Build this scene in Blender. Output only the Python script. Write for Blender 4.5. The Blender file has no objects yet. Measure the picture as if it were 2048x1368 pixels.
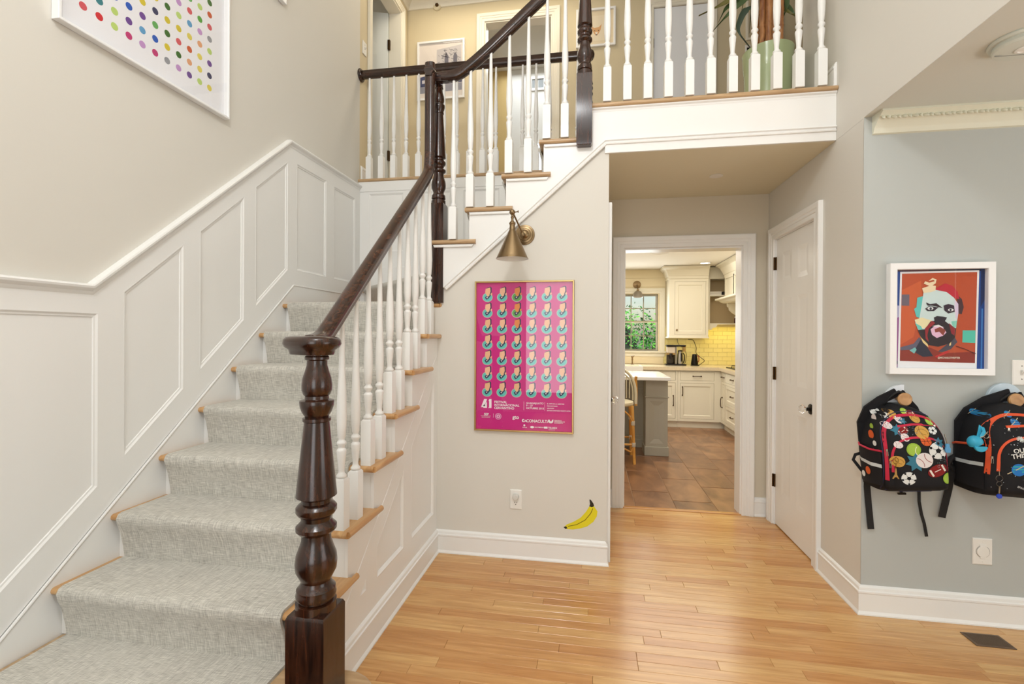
import bpy, bmesh, math, random
from mathutils import Vector, Matrix
from math import sin, cos, pi, sqrt, radians as R
random.seed(7)
S = bpy.context.scene
COL = S.collection

# ------------------------------------------------------------------ camera
F, CY, YAW, PITCH, ROLL, H = 955.15, 672.94, .1643, -.0031, .0053, 1.3263
cd = bpy.data.cameras.new('camera'); cam = bpy.data.objects.new('camera', cd); COL.objects.link(cam); S.camera = cam
r0 = Vector((cos(YAW), sin(YAW), 0)); f0 = Vector((-sin(YAW), cos(YAW), 0)); zz = Vector((0, 0, 1))
fw = f0*cos(PITCH)+zz*sin(PITCH); u1 = -f0*sin(PITCH)+zz*cos(PITCH)
rt = r0*cos(ROLL)+u1*sin(ROLL); up = -r0*sin(ROLL)+u1*cos(ROLL)
cam.matrix_world = Matrix(((rt.x, up.x, -fw.x, 0), (rt.y, up.y, -fw.y, 0), (rt.z, up.z, -fw.z, H), (0, 0, 0, 1)))
cd.sensor_fit = 'HORIZONTAL'; cd.sensor_width = 36; cd.lens = F/2048*36
cd.shift_y = -(684-CY)/2048; cd.clip_start = .02; cd.clip_end = 200

# ------------------------------------------------------------------ world, sun, exposure
S.view_settings.view_transform = 'Standard'; S.view_settings.look = 'None'
S.view_settings.gamma = 1; S.view_settings.use_curve_mapping = False
S.view_settings.exposure = 0.0
W = bpy.data.worlds.new('sky'); S.world = W; W.use_nodes = True
wn = W.node_tree.nodes; wl = W.node_tree.links; bg = wn['Background']
sky = wn.new('ShaderNodeTexSky'); sky.sky_type = 'NISHITA'; sky.sun_disc = False
sky.sun_elevation = R(48); sky.sun_rotation = R(150); sky.air_density = 1.2; sky.dust_density = 1.5
wl.new(sky.outputs[0], bg.inputs[0]); bg.inputs[1].default_value = .16
def sun(rot, e):
    l = bpy.data.lights.new('sun', 'SUN'); l.energy = e; l.angle = R(2)
    o = bpy.data.objects.new('sun', l); COL.objects.link(o); o.rotation_euler = rot
    return o
sun((R(42), 0, R(-20)), 7)
def area(name, loc, rot, sx, sy, e, col=(1, 1, 1)):
    l = bpy.data.lights.new(name, 'AREA'); l.shape = 'RECTANGLE'; l.size = sx; l.size_y = sy; l.energy = e; l.color = col
    o = bpy.data.objects.new(name, l); COL.objects.link(o); o.location = loc; o.rotation_euler = rot
    return o
DAY = (.90, .96, 1.0); WARM = (1, .93, .82)
# daylight through the two storeys of front windows behind the camera
area('front_window_light_low', (-.35, -2.52, 1.35), (R(90), 0, 0), 1.5, 2.0, 36, DAY)
area('front_window_light_high', (-.35, -2.52, 3.9), (R(90), 0, 0), 2.6, 1.7, 24, DAY)
area('side_room_fill', (4.9, -.3, 1.35), (0, R(90), 0), 1.7, 2.6, 36, DAY)  # added fill from the unseen end of the side room
area('foyer_top_fill', (-.2, .5, 4.85), (0, 0, 0), 2.2, 2.2, 15, (.97, .985, 1))  # broad overhead fill, added to even out the foyer
def bulb(name, loc, e, rad, col):
    l = bpy.data.lights.new(name, 'POINT'); l.energy = e; l.shadow_soft_size = rad; l.color = col
    o = bpy.data.objects.new(name, l); COL.objects.link(o); o.location = loc
bulb('foyer_wall_fill', (-.35, .1, 3.7), 84, .2, (.965, .985, 1))  # unseen point fill added high in the foyer to brighten its walls
area('side_room_ceiling_fill', (2.9, .1, .7), (R(180), 0, 0), 1.2, 1.2, 36, (1, .99, .97))  # upward fill added out of view to lift the side room ceiling
area('kitchen_window_light', (.6, 7.74, 1.55), (R(-90), 0, 0), .8, .8, 14, DAY)
area('kitchen_ceiling_light', (.7, 5.6, 2.34), (0, 0, 0), 2.2, 2.6, 58, WARM)
area('upper_hall_light', (-1.0, 4.42, 4.88), (0, 0, 0), 1.6, .35, 15, (1, .88, .68))
area('far_bedroom_light', (-.7, 5.7, 4.8), (0, 0, 0), 1., 1., 14, DAY)
area('left_bedroom_light', (-3.2, 4.6, 4.7), (0, 0, 0), 1., 1., 12, DAY)

# ------------------------------------------------------------------ materials
def lin(c):
    return tuple((x/255/12.92 if x/255 <= .04045 else ((x/255+.055)/1.055)**2.4) for x in c)+(1,)
MATS = {}
def mat(name, c, rough=.5, metal=0, spec=.5, emit=0, coat=0, trans=0, bump=None, var=0, ior=1.5, alpha=1):
    """plain colour with a fine noise in relief; c in sRGB 0..255"""
    if name in MATS: return MATS[name]
    m = bpy.data.materials.new(name); m.use_nodes = True; n = m.node_tree.nodes; l = m.node_tree.links
    b = n['Principled BSDF']; col = lin(c)
    b.inputs['Base Color'].default_value = col; b.inputs['Roughness'].default_value = rough
    b.inputs['Metallic'].default_value = metal; b.inputs['Specular IOR Level'].default_value = spec
    b.inputs['Coat Weight'].default_value = coat; b.inputs['Transmission Weight'].default_value = trans; b.inputs['IOR'].default_value = ior
    b.inputs['Coat Roughness'].default_value = .06
    if emit: b.inputs['Emission Color'].default_value = col; b.inputs['Emission Strength'].default_value = emit
    if alpha < 1: b.inputs['Alpha'].default_value = alpha
    if bump or var:
        t = n.new('ShaderNodeTexCoord'); s = n.new('ShaderNodeTexNoise'); s.inputs['Scale'].default_value = (bump or (60, .1))[0]; s.inputs['Detail'].default_value = 3
        l.new(t.outputs['Object'], s.inputs['Vector'])
        if bump:
            bp = n.new('ShaderNodeBump'); bp.inputs['Strength'].default_value = bump[1]; bp.inputs['Distance'].default_value = .002
            l.new(s.outputs['Fac'], bp.inputs['Height']); l.new(bp.outputs[0], b.inputs['Normal'])
        if var:
            mx = n.new('ShaderNodeMix'); mx.data_type = 'RGBA'; mx.inputs[6].default_value = tuple(x*(1-var) for x in col[:3])+(1,); mx.inputs[7].default_value = tuple(min(1, x*(1+var)) for x in col[:3])+(1,)
            l.new(s.outputs['Fac'], mx.inputs[0]); l.new(mx.outputs[2], b.inputs['Base Color'])
    MATS[name] = m
    return m
def wood(name, cols, scale=(1.2, 22, 22), rough=.35, coat=.3, rnd=True, spread=1., grain=1.):
    """streaky grain along object X (axis order in scale); each object takes its own tone"""
    if name in MATS: return MATS[name]
    m = bpy.data.materials.new(name); m.use_nodes = True; n = m.node_tree.nodes; l = m.node_tree.links; b = n['Principled BSDF']
    tc = n.new('ShaderNodeTexCoord'); mp = n.new('ShaderNodeMapping'); mp.inputs['Scale'].default_value = scale
    l.new(tc.outputs['Object'], mp.inputs['Vector'])
    oi = n.new('ShaderNodeObjectInfo'); ml = n.new('ShaderNodeMath'); ml.operation = 'MULTIPLY'; ml.inputs[1].default_value = 40
    l.new(oi.outputs['Random'], ml.inputs[0])
    cb = n.new('ShaderNodeCombineXYZ')
    for k in range(3): l.new(ml.outputs[0], cb.inputs[k])
    l.new(cb.outputs[0], mp.inputs['Location'])
    nz = n.new('ShaderNodeTexNoise'); nz.inputs['Scale'].default_value = 3; nz.inputs['Detail'].default_value = 6; nz.inputs['Distortion'].default_value = .6
    l.new(mp.outputs[0], nz.inputs['Vector'])
    a = n.new('ShaderNodeValToRGB'); e = a.color_ramp.elements
    e[0].position = .32; e[1].position = .7; e[0].color = lin(cols[0]); e[1].color = lin(cols[1])
    l.new(nz.outputs['Fac'], a.inputs[0])
    out = a.outputs[0]
    if rnd:
        r2 = n.new('ShaderNodeValToRGB'); q = r2.color_ramp.elements
        q[0].color = lin(cols[2]); q[1].color = lin(cols[3]); md = r2.color_ramp.elements.new(.45); md.color = lin(cols[4])
        l.new(oi.outputs['Random'], r2.inputs[0])
        mx = n.new('ShaderNodeMix'); mx.data_type = 'RGBA'; mx.blend_type = 'MULTIPLY'; mx.inputs[0].default_value = 1
        l.new(out, mx.inputs[6]); l.new(r2.outputs[0], mx.inputs[7]); out = mx.outputs[2]
    l.new(out, b.inputs['Base Color'])
    b.inputs['Roughness'].default_value = rough; b.inputs['Coat Weight'].default_value = coat; b.inputs['Coat Roughness'].default_value = .18
    MATS[name] = m
    return m

WALL = mat('foyer_wall_paint', (220, 216, 207), .6, spec=.25, bump=(180, .05))
WALLH = mat('hall_wall_paint', (212, 203, 184), .6, spec=.25, bump=(180, .05))
WALLU = mat('upper_hall_wall_paint', (214, 200, 168), .6, spec=.25)
WALLG = mat('side_room_wall_paint', (186, 190, 187), .6, spec=.25, bump=(180, .05))
CEIL = mat('ceiling_paint', (232, 229, 220), .8, spec=.1)
CEILG = mat('side_room_ceiling_paint', (216, 219, 212), .8, spec=.1)
TRIM = mat('white_trim_paint', (240, 239, 236), .32, spec=.4)
TRIMC = mat('cream_trim_paint', (236, 230, 214), .35, spec=.4)
CROWN = mat('crown_paint', (226, 226, 208), .4, spec=.3)
OAK = wood('oak_tread', ((184, 136, 84), (214, 170, 116)), (14, 1.4, 14), .35, .3, rnd=False)
OAKX = wood('oak_nosing', ((172, 138, 98), (204, 172, 132)), (1.4, 14, 14), .35, .3, rnd=False)
PLANK = wood('oak_floor_plank', ((196, 150, 94), (224, 182, 124), (234, 208, 180), (255, 252, 240), (250, 238, 222)), (1.3, 20, 20), .26, .35, True)
DARK = wood('dark_stained_oak', ((24, 10, 5), (68, 36, 20)), (26, 26, 2.2), .24, .25, rnd=False)
DARKY = wood('dark_stained_oak_rail', ((26, 12, 7), (84, 50, 32)), (22, 2.2, 22), .24, .25, rnd=False)
DARKX = wood('dark_stained_oak_rail_cross', ((22, 10, 6), (64, 36, 24)), (2.2, 22, 22), .24, .25, rnd=False)
BRASS = mat('aged_brass', (138, 116, 86), .34, 1)
BRASSD = mat('dark_brass', (92, 70, 46), .35, 1)
GOLD = mat('pale_gold_metal', (196, 166, 112), .3, 1)
BLACK = mat('black_metal', (26, 22, 20), .35, .6)
GLASS = mat('clear_glass', (255, 255, 255), .02, trans=1, ior=1.45)
PLAST = mat('white_plastic', (236, 234, 228), .35)
DARKGAP = mat('dark_gap', (70, 52, 36), .8)

def carpet_mat():
    m = bpy.data.materials.new('woven_grey_carpet'); m.use_nodes = True; n = m.node_tree.nodes; l = m.node_tree.links; b = n['Principled BSDF']
    tc = n.new('ShaderNodeTexCoord')
    def nz(scale, vec, det=2):
        mp = n.new('ShaderNodeMapping'); mp.inputs['Scale'].default_value = vec; l.new(tc.outputs['Object'], mp.inputs['Vector'])
        t = n.new('ShaderNodeTexNoise'); t.inputs['Scale'].default_value = scale; t.inputs['Detail'].default_value = det; l.new(mp.outputs[0], t.inputs['Vector']); return t
    a = nz(1, (620, 24, 24)); c = nz(1, (30, 620, 620)); d = nz(2.5, (1, 1, 1))
    mm = n.new('ShaderNodeMath'); mm.operation = 'ADD'; l.new(a.outputs['Fac'], mm.inputs[0]); l.new(c.outputs['Fac'], mm.inputs[1])
    m2 = n.new('ShaderNodeMath'); m2.operation = 'MULTIPLY_ADD'; m2.inputs[1].default_value = .22; l.new(d.outputs['Fac'], m2.inputs[0]); l.new(mm.outputs[0], m2.inputs[2])
    r = n.new('ShaderNodeValToRGB'); e = r.color_ramp.elements; e[0].position = .86; e[1].position = 1.3
    mr = n.new('ShaderNodeMapRange'); mr.inputs[1].default_value = .8; mr.inputs[2].default_value = 1.42; l.new(m2.outputs[0], mr.inputs[0])
    e[0].position = 0; e[1].position = 1; e[0].color = lin((156, 152, 143)); e[1].color = lin((228, 224, 214)); l.new(mr.outputs[0], r.inputs[0])
    l.new(r.outputs[0], b.inputs['Base Color']); b.inputs['Roughness'].default_value = .95; b.inputs['Specular IOR Level'].default_value = .1
    bp = n.new('ShaderNodeBump'); bp.inputs['Strength'].default_value = .5; bp.inputs['Distance'].default_value = .002; l.new(mm.outputs[0], bp.inputs['Height']); l.new(bp.outputs[0], b.inputs['Normal'])
    b.inputs['Sheen Weight'].default_value = .2
    return m
CARPET = carpet_mat()

# ------------------------------------------------------------------ mesh helpers
class G:
    def __init__(s): s.v = []; s.f = []; s.m = []
    def add(s, vs, fs, m=0):
        k = len(s.v); s.v += [tuple(v) for v in vs]; s.f += [tuple(i+k for i in f) for f in fs]; s.m += [m]*len(fs); return s
    def box(s, x0, x1, y0, y1, z0, z1, m=0):
        return s.add([(x, y, z) for x in (x0, x1) for y in (y0, y1) for z in (z0, z1)],
                     [(0, 1, 3, 2), (4, 6, 7, 5), (0, 4, 5, 1), (2, 3, 7, 6), (0, 2, 6, 4), (1, 5, 7, 3)], m)
    def prism(s, poly, w0, w1, mp, m=0):
        n = len(poly); vs = [mp(u, v, w0) for u, v in poly]+[mp(u, v, w1) for u, v in poly]
        return s.add(vs, [tuple(range(n)), tuple(range(2*n-1, n-1, -1))]+[(i, (i+1) % n, n+(i+1) % n, n+i) for i in range(n)], m)
    def lathe(s, prof, n=24, c=(0, 0, 0), m=0, mp=None):
        """prof: (radius, height) list"""
        mp = mp or (lambda x, y, z: (c[0]+x, c[1]+y, c[2]+z)); vs = []; fs = []
        for r, z in prof: vs += [mp(r*cos(2*pi*i/n), r*sin(2*pi*i/n), z) for i in range(n)]
        for k in range(len(prof)-1): fs += [(k*n+i, k*n+(i+1) % n, (k+1)*n+(i+1) % n, (k+1)*n+i) for i in range(n)]
        fs += [tuple(range(n))[::-1], tuple(range((len(prof)-1)*n, len(prof)*n))]
        return s.add(vs, fs, m)
    def sweep(s, path, prof, side=None, m=0, cap=True, closed=False):
        """prof (a,b): a along side, b along up; path 3D"""
        P = [Vector(p) for p in path]; n = len(prof); rings = []; last = None
        for i, p in enumerate(P):
            if closed: t = (P[(i+1) % len(P)]-P[i-1])
            else: t = (P[min(i+1, len(P)-1)]-P[max(i-1, 0)])
            t.normalize()
            if side is not None and not callable(side): sd = Vector(side)
            elif last is None: sd = t.orthogonal()
            else: sd = last
            sd = (sd-t*sd.dot(t)); sd.normalize(); last = sd; upv = sd.cross(t)
            rings.append([p+sd*a+upv*b for a, b in prof])
        vs = [v for r in rings for v in r]; fs = []
        L = len(P)
        for k in range(L if closed else L-1):
            k2 = (k+1) % L; fs += [(k*n+i, k*n+(i+1) % n, k2*n+(i+1) % n, k2*n+i) for i in range(n)]
        if cap and not closed: fs += [tuple(range(n))[::-1], tuple(range((L-1)*n, L*n))]
        return s.add(vs, fs, m)
    def tube(s, path, r, n=8, m=0, closed=False):
        return s.sweep(path, [(r*cos(2*pi*i/n), r*sin(2*pi*i/n)) for i in range(n)], None, m, True, closed)
    def mould(s, path, prof, mp, closed=False, m=0, side=1):
        """mitred moulding: path in plane (u,v); prof (d,h): d offset to the left*side, h proud of the plane"""
        P = [Vector(p) for p in path]; L = len(P); offs = []
        for i in range(L):
            ds = []
            if closed or i > 0: ds.append((P[i]-P[i-1]).normalized())
            if closed or i < L-1: ds.append((P[(i+1) % L]-P[i]).normalized())
            ns = [Vector((-d.y, d.x))*side for d in ds]
            if len(ns) == 2:
                b = (ns[0]+ns[1]); b.normalize(); offs.append(b/max(.2, b.dot(ns[0])))
            else: offs.append(ns[0])
        n = len(prof); vs = []
        for i in range(L): vs += [mp(P[i].x+offs[i].x*d, P[i].y+offs[i].y*d, h) for d, h in prof]
        fs = []
        for k in range(L if closed else L-1):
            k2 = (k+1) % L; fs += [(k*n+i, k*n+(i+1) % n, k2*n+(i+1) % n, k2*n+i) for i in range(n)]
        if not closed: fs += [tuple(range(n))[::-1], tuple(range((L-1)*n, L*n))]
        return s.add(vs, fs, m)
    def plate(s, outer, holes, w0, w1, mp, m=0):
        """flat plate with holes between depths w0 and w1"""
        bm = bmesh.new(); E = []
        for lp in [outer]+list(holes):
            vs = [bm.verts.new((u, v, 0)) for u, v in lp]
            E += [bm.edges.new((vs[i], vs[(i+1) % len(vs)])) for i in range(len(vs))]
        r = bmesh.ops.triangle_fill(bm, edges=E, use_beauty=True, use_dissolve=False)
        bm.verts.ensure_lookup_table(); bm.verts.index_update()
        V = [(v.co.x, v.co.y) for v in bm.verts]; Fc = [tuple(v.index for v in f.verts) for f in bm.faces]; bm.free()
        s.add([mp(u, v, w1) for u, v in V], Fc, m)
        for lp in [outer]+list(holes):
            n = len(lp); s.add([mp(u, v, w0) for u, v in lp]+[mp(u, v, w1) for u, v in lp], [(i, (i+1) % n, n+(i+1) % n, n+i) for i in range(n)], m)
        return s
    def build(s, name, mats, parent=None, smooth=None, bevel=0, doubles=False):
        me = bpy.data.meshes.new(name); me.from_pydata(s.v, [], s.f)
        for k, f in enumerate(me.polygons): f.material_index = s.m[k]
        bm = bmesh.new(); bm.from_mesh(me)
        if doubles: bmesh.ops.remove_doubles(bm, verts=bm.verts, dist=1e-5)
        bmesh.ops.recalc_face_normals(bm, faces=bm.faces)
        if smooth is not None:
            a = R(smooth)
            for f in bm.faces: f.smooth = True
            for e in bm.edges:
                if len(e.link_faces) == 2 and e.calc_face_angle(0) > a: e.smooth = False
        bm.to_mesh(me); bm.free()
        for mm in (mats if isinstance(mats, (list, tuple)) else [mats]): me.materials.append(mm)
        o = bpy.data.objects.new(name, me); COL.objects.link(o)
        if bevel:
            b = o.modifiers.new('bevel', 'BEVEL'); b.width = bevel; b.segments = 2; b.limit_method = 'ANGLE'; b.angle_limit = R(35)
        if parent: own(o, parent)
        return o
def own(o, parent):
    o.parent = parent
    if 'local' not in parent.keys(): o.matrix_parent_inverse = parent.matrix_world.inverted() if parent.type != 'EMPTY' else Matrix.Translation(-parent.location)
    return o
def tag(o, label=None, cat=None, group=None, kind=None):
    if label: o['label'] = label
    if cat: o['category'] = cat
    if group: o['group'] = group
    if kind: o['kind'] = kind
    return o
def thing(name, loc, label, cat, group=None, kind=None):
    o = bpy.data.objects.new(name, None); COL.objects.link(o); o.location = loc; o.empty_display_size = .05
    return tag(o, label, cat, group, kind)
def kids(o): return [c for c in list(COL.objects) if c.parent == o]
def clone(o, parent=None):
    c = o.copy(); COL.objects.link(c)
    if parent: c.parent = parent
    for k in list(o.children): clone(k, c)
    return c
def struct(o, label=None): o['kind'] = 'structure'; o['label'] = label or o.name.replace('_', ' '); return o
XZ = lambda y0, s=-1: (lambda u, v, w: (u, y0+s*w, v))      # wall facing -Y when s=-1
YZ = lambda x0, s=1: (lambda u, v, w: (x0+s*w, u, v))       # wall facing +X when s=1
XY = lambda z0: (lambda u, v, w: (u, v, z0+w))
def rect(a, b, c, d): return [(a, c), (b, c), (b, d), (a, d)]
def text_geo(g, body, size, mp, u, v, w, m=0, align='LEFT', shear=0, sx=1, bold=.022):
    c = bpy.data.curves.new('t', 'FONT'); c.body = body; c.size = size; c.align_x = align; c.shear = shear; c.resolution_u = 3; c.offset = bold*size
    c.extrude = 0
    o = bpy.data.objects.new('t', c); COL.objects.link(o)
    dg = bpy.context.evaluated_depsgraph_get(); me = bpy.data.meshes.new_from_object(o.evaluated_get(dg))
    g.add([mp(u+p.co.x*sx, v+p.co.y, w) for p in me.vertices], [tuple(f.vertices) for f in me.polygons], m)
    bpy.data.objects.remove(o); bpy.data.curves.remove(c); bpy.data.meshes.remove(me)
    return g

# ------------------------------------------------------------------ measures of the house
Xs, Xe, Xr, Xw = -.927, .0844, 1.2834, -1.985
Yp, Yg, Yb, Yl = 2.8085, 2.5366, 3.774, 3.862
Zc, Zg, Z2, ZT = 2.374, 2.378, 2.66, 4.93
rr, run, n1 = .19, .2231, 1.2365
SL = rr/run
YF = -2.55
nose = lambda i: n1+(i-1)*run
nosex = lambda i: -.3109+(i-13)*.2236

# ------------------------------------------------------------------ walls
def wallbox(name, m, *boxes):
    g = G()
    for b in boxes: g.box(*b)
    return struct(g.build(name, m))
wallbox('wall_left', WALL, (Xw-.12, Xw, YF, Yl, 0, ZT))
g = G(); g.plate([(Yl, Z2-.3), (4.94, Z2-.3), (4.94, ZT), (Yl, ZT)], [rect(4.07, 4.76, Z2, 4.70)], 0, .12, YZ(Xw, -1))
g.plate([(Yl, Z2-.3), (4.94, Z2-.3), (4.94, ZT), (Yl, ZT)], [rect(4.07, 4.76, Z2, 4.70)], 0, .001, YZ(Xw, -1))
struct(g.build('wall_upper_left', WALLU))
# poster wall: under the stringer, with the hall opening to its right
g = G(); g.prism([(-1.0, 0), (Xe, 0), (Xe, 2.452), (.06, 2.452), (-1.0, 1.53)], 0, .1, XZ(Yp, 1))
struct(g.build('wall_centre', WALL))
wallbox('wall_hall_left', WALLH, (-.02, .092, 2.9085, Yb, 0, Zc))
g = G(); g.plate(rect(.0, Xr+.12, -.2, Zc), [rect(.245, 1.105, -.1, 1.993)], 0, .125, XZ(Yb, 1)); g.plate(rect(.0, Xr+.12, -.2, Zc), [rect(.245, 1.105, -.1, 1.993)], 0, .0005, XZ(Yb, 1))
g.plate(rect(-1.2, 2.6, -.2, Zc), [rect(.245, 1.105, -.1, 1.993)], .124, .125, XZ(Yb, 1))
struct(g.build('wall_hall_back', WALLH))
# right wall: thick wall with the closet door, and the upper wall over the side room opening
DY0, DY1, DZ = 3.012, 3.64, 2.01
g = G(); g.plate([(Yg, -.2), (Yb, -.2), (Yb, Zc), (Yg, Zc)], [rect(DY0, DY1, -.1, DZ)], 0, .11, YZ(Xr, 1))
g.plate([(Yg, -.2), (Yb, -.2), (Yb, Zc), (Yg, Zc)], [rect(DY0, DY1, -.1, DZ)], 0, .0005, YZ(Xr, 1))
g.box(Xr, Xr+.12, Yg, 3.22, Zc, ZT); g.box(Xr, Xr+.12, YF, Yg, Zg, ZT)
struct(g.build('wall_right', WALL))
wallbox('wall_side_room', WALLG, (Xr+.001, 5.0, Yg-.0012, Yg+.1, 0, Zg), (5.0, 5.1, YF, Yg, 0, Zg))
wallbox('wall_front', WALL, (Xw, 5.0, YF-.12, YF-.02, 0, ZT))
wallbox('wall_landing', WALL, (Xw, -.06, Yl, Yl+.1, 1.4, Z2-.03))
g = G(); h1 = rect(-1.128, -.42, Z2, 4.63); h2 = rect(.585, 1.12, Z2, 4.60)
g.plate(rect(Xw-.1, 4, Z2-.3, ZT), [h1, h2], 0, .1, XZ(4.95, 1)); g.plate(rect(Xw-.1, 4, Z2-.3, ZT), [h1, h2], 0, .0005, XZ(4.95, 1))
struct(g.build('wall_upper_back', WALLU))
wallbox('wall_upper_right', WALLU, (4.0, 4.1, 3.2, 4.95, Z2, ZT), (Xr+.12, 4.0, 3.12, 3.22, Z2, ZT))
wallbox('ceiling', CEIL, (Xw-.1, 4.1, YF, 4.96, ZT, ZT+.1))
wallbox('ceiling_side_room', CEILG, (Xr+.0006, 5.0, YF, Yg, Zg-.0008, Zg+.06))
g = G(); g.box(.0845, Xr, Yp+.002, Yb, Zc, Z2-.03); struct(g.build('ceiling_hall', mat('hall_ceiling_paint', (224, 217, 192), .8, spec=.1)))
g = G(); g.box(-.05, Xr, Yp+.04, 4.95, Z2-.028, Z2-.004); g.box(Xr, 4.0, 3.2, 4.95, Z2-.028, Z2-.004); g.box(Xw, -.05, Yl+.02, 4.95, Z2-.028, Z2-.004)
struct(g.build('floor_upper_hall', OAKX))
# bedrooms beyond the upper doorways
wallbox('wall_bedroom_far', mat('bedroom_far_paint', (206, 178, 118), .7), (-2.6, -1.13, 6.3, 6.4, Z2-.1, ZT))
wallbox('wall_bedroom_far_white', mat('bedroom_white_paint', (226, 224, 218), .7), (-1.13, 1.4, 6.3, 6.4, Z2-.1, ZT), (1.3, 1.4, 5.05, 6.3, Z2-.1, ZT), (-2.7, -2.6, 5.05, 6.3, Z2-.1, ZT))
wallbox('wall_bedroom_left', MATS['bedroom_white_paint'], (-4.6, -4.5, 3.2, 6.0, Z2-.1, ZT), (-4.5, Xw-.13, 6.0, 6.1, Z2-.1, ZT), (-4.5, Xw-.13, 3.1, 3.2, Z2-.1, ZT))
wallbox('ceiling_bedrooms', CEIL, (-4.6, Xw-.1, 3.1, 6.1, 4.86, 4.9), (-2.7, 1.4, 5.05, 6.4, 4.86, 4.9))
wallbox('floor_bedrooms', OAKX, (-4.6, Xw-.13, 3.1, 6.1, Z2-.05, Z2-.01), (-2.7, 1.4, 5.05, 6.4, Z2-.05, Z2-.01))

# ------------------------------------------------------------------ floors: oak planks, kitchen tiles
fl = struct(G().box(Xs-.2, 5.0, YF, Yb+.02, -.06, -.004).build('floor', DARKGAP), 'oak plank floor of the foyer and hall')
PW = .0572
def plank_mesh(L, w=PW, t=.012, c=.0011):
    g = G(); a = .0004
    vs = [(a, a, -c), (L-a, a, -c), (L-a, w-a, -c), (a, w-a, -c), (c+a, c+a, 0), (L-c-a, c+a, 0), (L-c-a, w-c-a, 0), (c+a, w-c-a, 0), (a, a, -t), (L-a, a, -t), (L-a, w-a, -t), (a, w-a, -t)]
    fs = [(4, 5, 6, 7), (0, 1, 5, 4), (1, 2, 6, 5), (2, 3, 7, 6), (3, 0, 4, 7), (8, 9, 1, 0), (9, 10, 2, 1), (10, 11, 3, 2), (11, 8, 0, 3)]
    return vs, fs
PM = {}
def plank_obj(x, y, L):
    k = round(L, 3)
    if k not in PM:
        vs, fs = plank_mesh(L); me = bpy.data.meshes.new('plank'); me.from_pydata(vs, [], fs); me.materials.append(PLANK); PM[k] = me
    o = bpy.data.objects.new('plank', PM[k]); COL.objects.link(o); o.location = (x, y, 0); o.parent = fl
rng = random.Random(11)
LEN = [.32, .46, .62, .8, 1.02, 1.3]
def row(y, x0, x1, emit):
    x = x0-rng.choice([0, .1, .2, .3]); 
    while x < x1:
        L = rng.choice(LEN)
        a = max(x, x0); b = min(x+L, x1)
        if x1-b < .14: b = x1; L = 99
        if b-a > .02: emit(a, y, round(b-a, 2) if (a > x0 and b < x1) else b-a)
        x += L if L < 90 else 9
y = Yb-PW; k = 0
far = G()
def joined(a, y, L):
    vs, fs = plank_mesh(L); far.add([(x+a, yy+y, z) for x, yy, z in vs], fs)
while y > YF:
    x0, x1 = (.0925, Xr+.1) if y > Yp-.04 else ((Xs, Xr) if y > Yg-.04 else (Xs, 2.45))
    if y > 1.32: row(y, x0, x1, plank_obj)
    else: row(y, x0, x1, joined)
    if y < Yg-.04: row(y, 2.4505, 5.0, joined)
    y -= PW
tag(far.build('far_planks', PLANK, fl), 'plain oak planks out of view and along the room edges', kind='stuff')

kf = struct(G().box(-1.3, 2.6, Yb+.02, 7.95, -.06, -.003).build('floor_kitchen', mat('tile_grout', (150, 122, 96), .9)), 'brown slate tile floor of the kitchen')
TILE = wood('slate_tile', ((112, 82, 60), (166, 130, 98), (225, 205, 190), (255, 240, 225), (240, 225, 210)), (2.2, 1.1, 2), .32, .12, True)
def tile(x, y, w, d):
    g = G(); c = .002; vs = [(0, 0, -c), (w, 0, -c), (w, d, -c), (0, d, -c), (c, c, 0), (w-c, c, 0), (w-c, d-c, 0), (c, d-c, 0)]
    me = bpy.data.meshes.new('tile'); me.from_pydata(vs, [], [(4, 5, 6, 7), (0, 1, 5, 4), (1, 2, 6, 5), (2, 3, 7, 6), (3, 0, 4, 7)]); me.materials.append(TILE)
    o = bpy.data.objects.new('tile', me); COL.objects.link(o); o.location = (x, y, 0); o.parent = kf
for i in range(-1, 7):
    off = (i*.203) % .61
    yy = 3.80-off
    while yy < 7.5:
        a = max(yy, 3.80); b = min(yy+.605, 7.6)
        if b-a > .03: tile(.045+i*.305, a, .300, b-a-.004)
        yy += .61
g = G().box(.245, 1.105, Yb-.012, Yb+.03, -.01, .006); o = g.build('trim_threshold', PLANK, bevel=.004); struct(o, 'oak threshold strip between hall planks and kitchen tiles')

# ------------------------------------------------------------------ staircase
st = thing('staircase', (-1.45, 1.3, 0), 'carpeted L-shaped staircase with oak treads and white risers climbing to the upper hall', 'staircase')
T = .027
def bullnose(n=6, t=T):   # half round on the -u side, (u, v) with v down from 0
    return [(t/2-cos(a)*t/2, -t/2+sin(a)*t/2) for a in [pi/2-i*pi/n for i in range(n+1)][::-1]]
XO = Xs+.026
for i in range(1, 9):
    z = i*rr; y = nose(i); back = nose(i+1)+.045
    if i == 1: continue
    g = G(); bn = [(u, v) for u, v in bullnose()]
    pr = [(y+u, z+v) for u, v in bn]+[(back, z), (back, z-T)]
    pr = [(y+u, z+v) for u, v in bn]
    pr = pr+[(back, z-T), (back, z)] if pr[0][1] > pr[-1][1] else pr+[(back, z), (back, z-T)]
    g.prism(pr, Xw+.018, XO-.013, lambda u, v, w: (w, u, v))
    # the return nosing on the open side
    e = min(nose(i+1)+.085, Yp-.002)
    bs = [(XO-.013+sin(a)*.0135, z-T/2+cos(a)*T/2) for a in [k*pi/6 for k in range(7)]]
    g.prism(bs+[(XO-.0131, z-T), (XO-.0131, z)], y+.012, e, lambda u, v, w: (u, w, v))
    g.build('tread', OAK, st, smooth=40)
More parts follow.
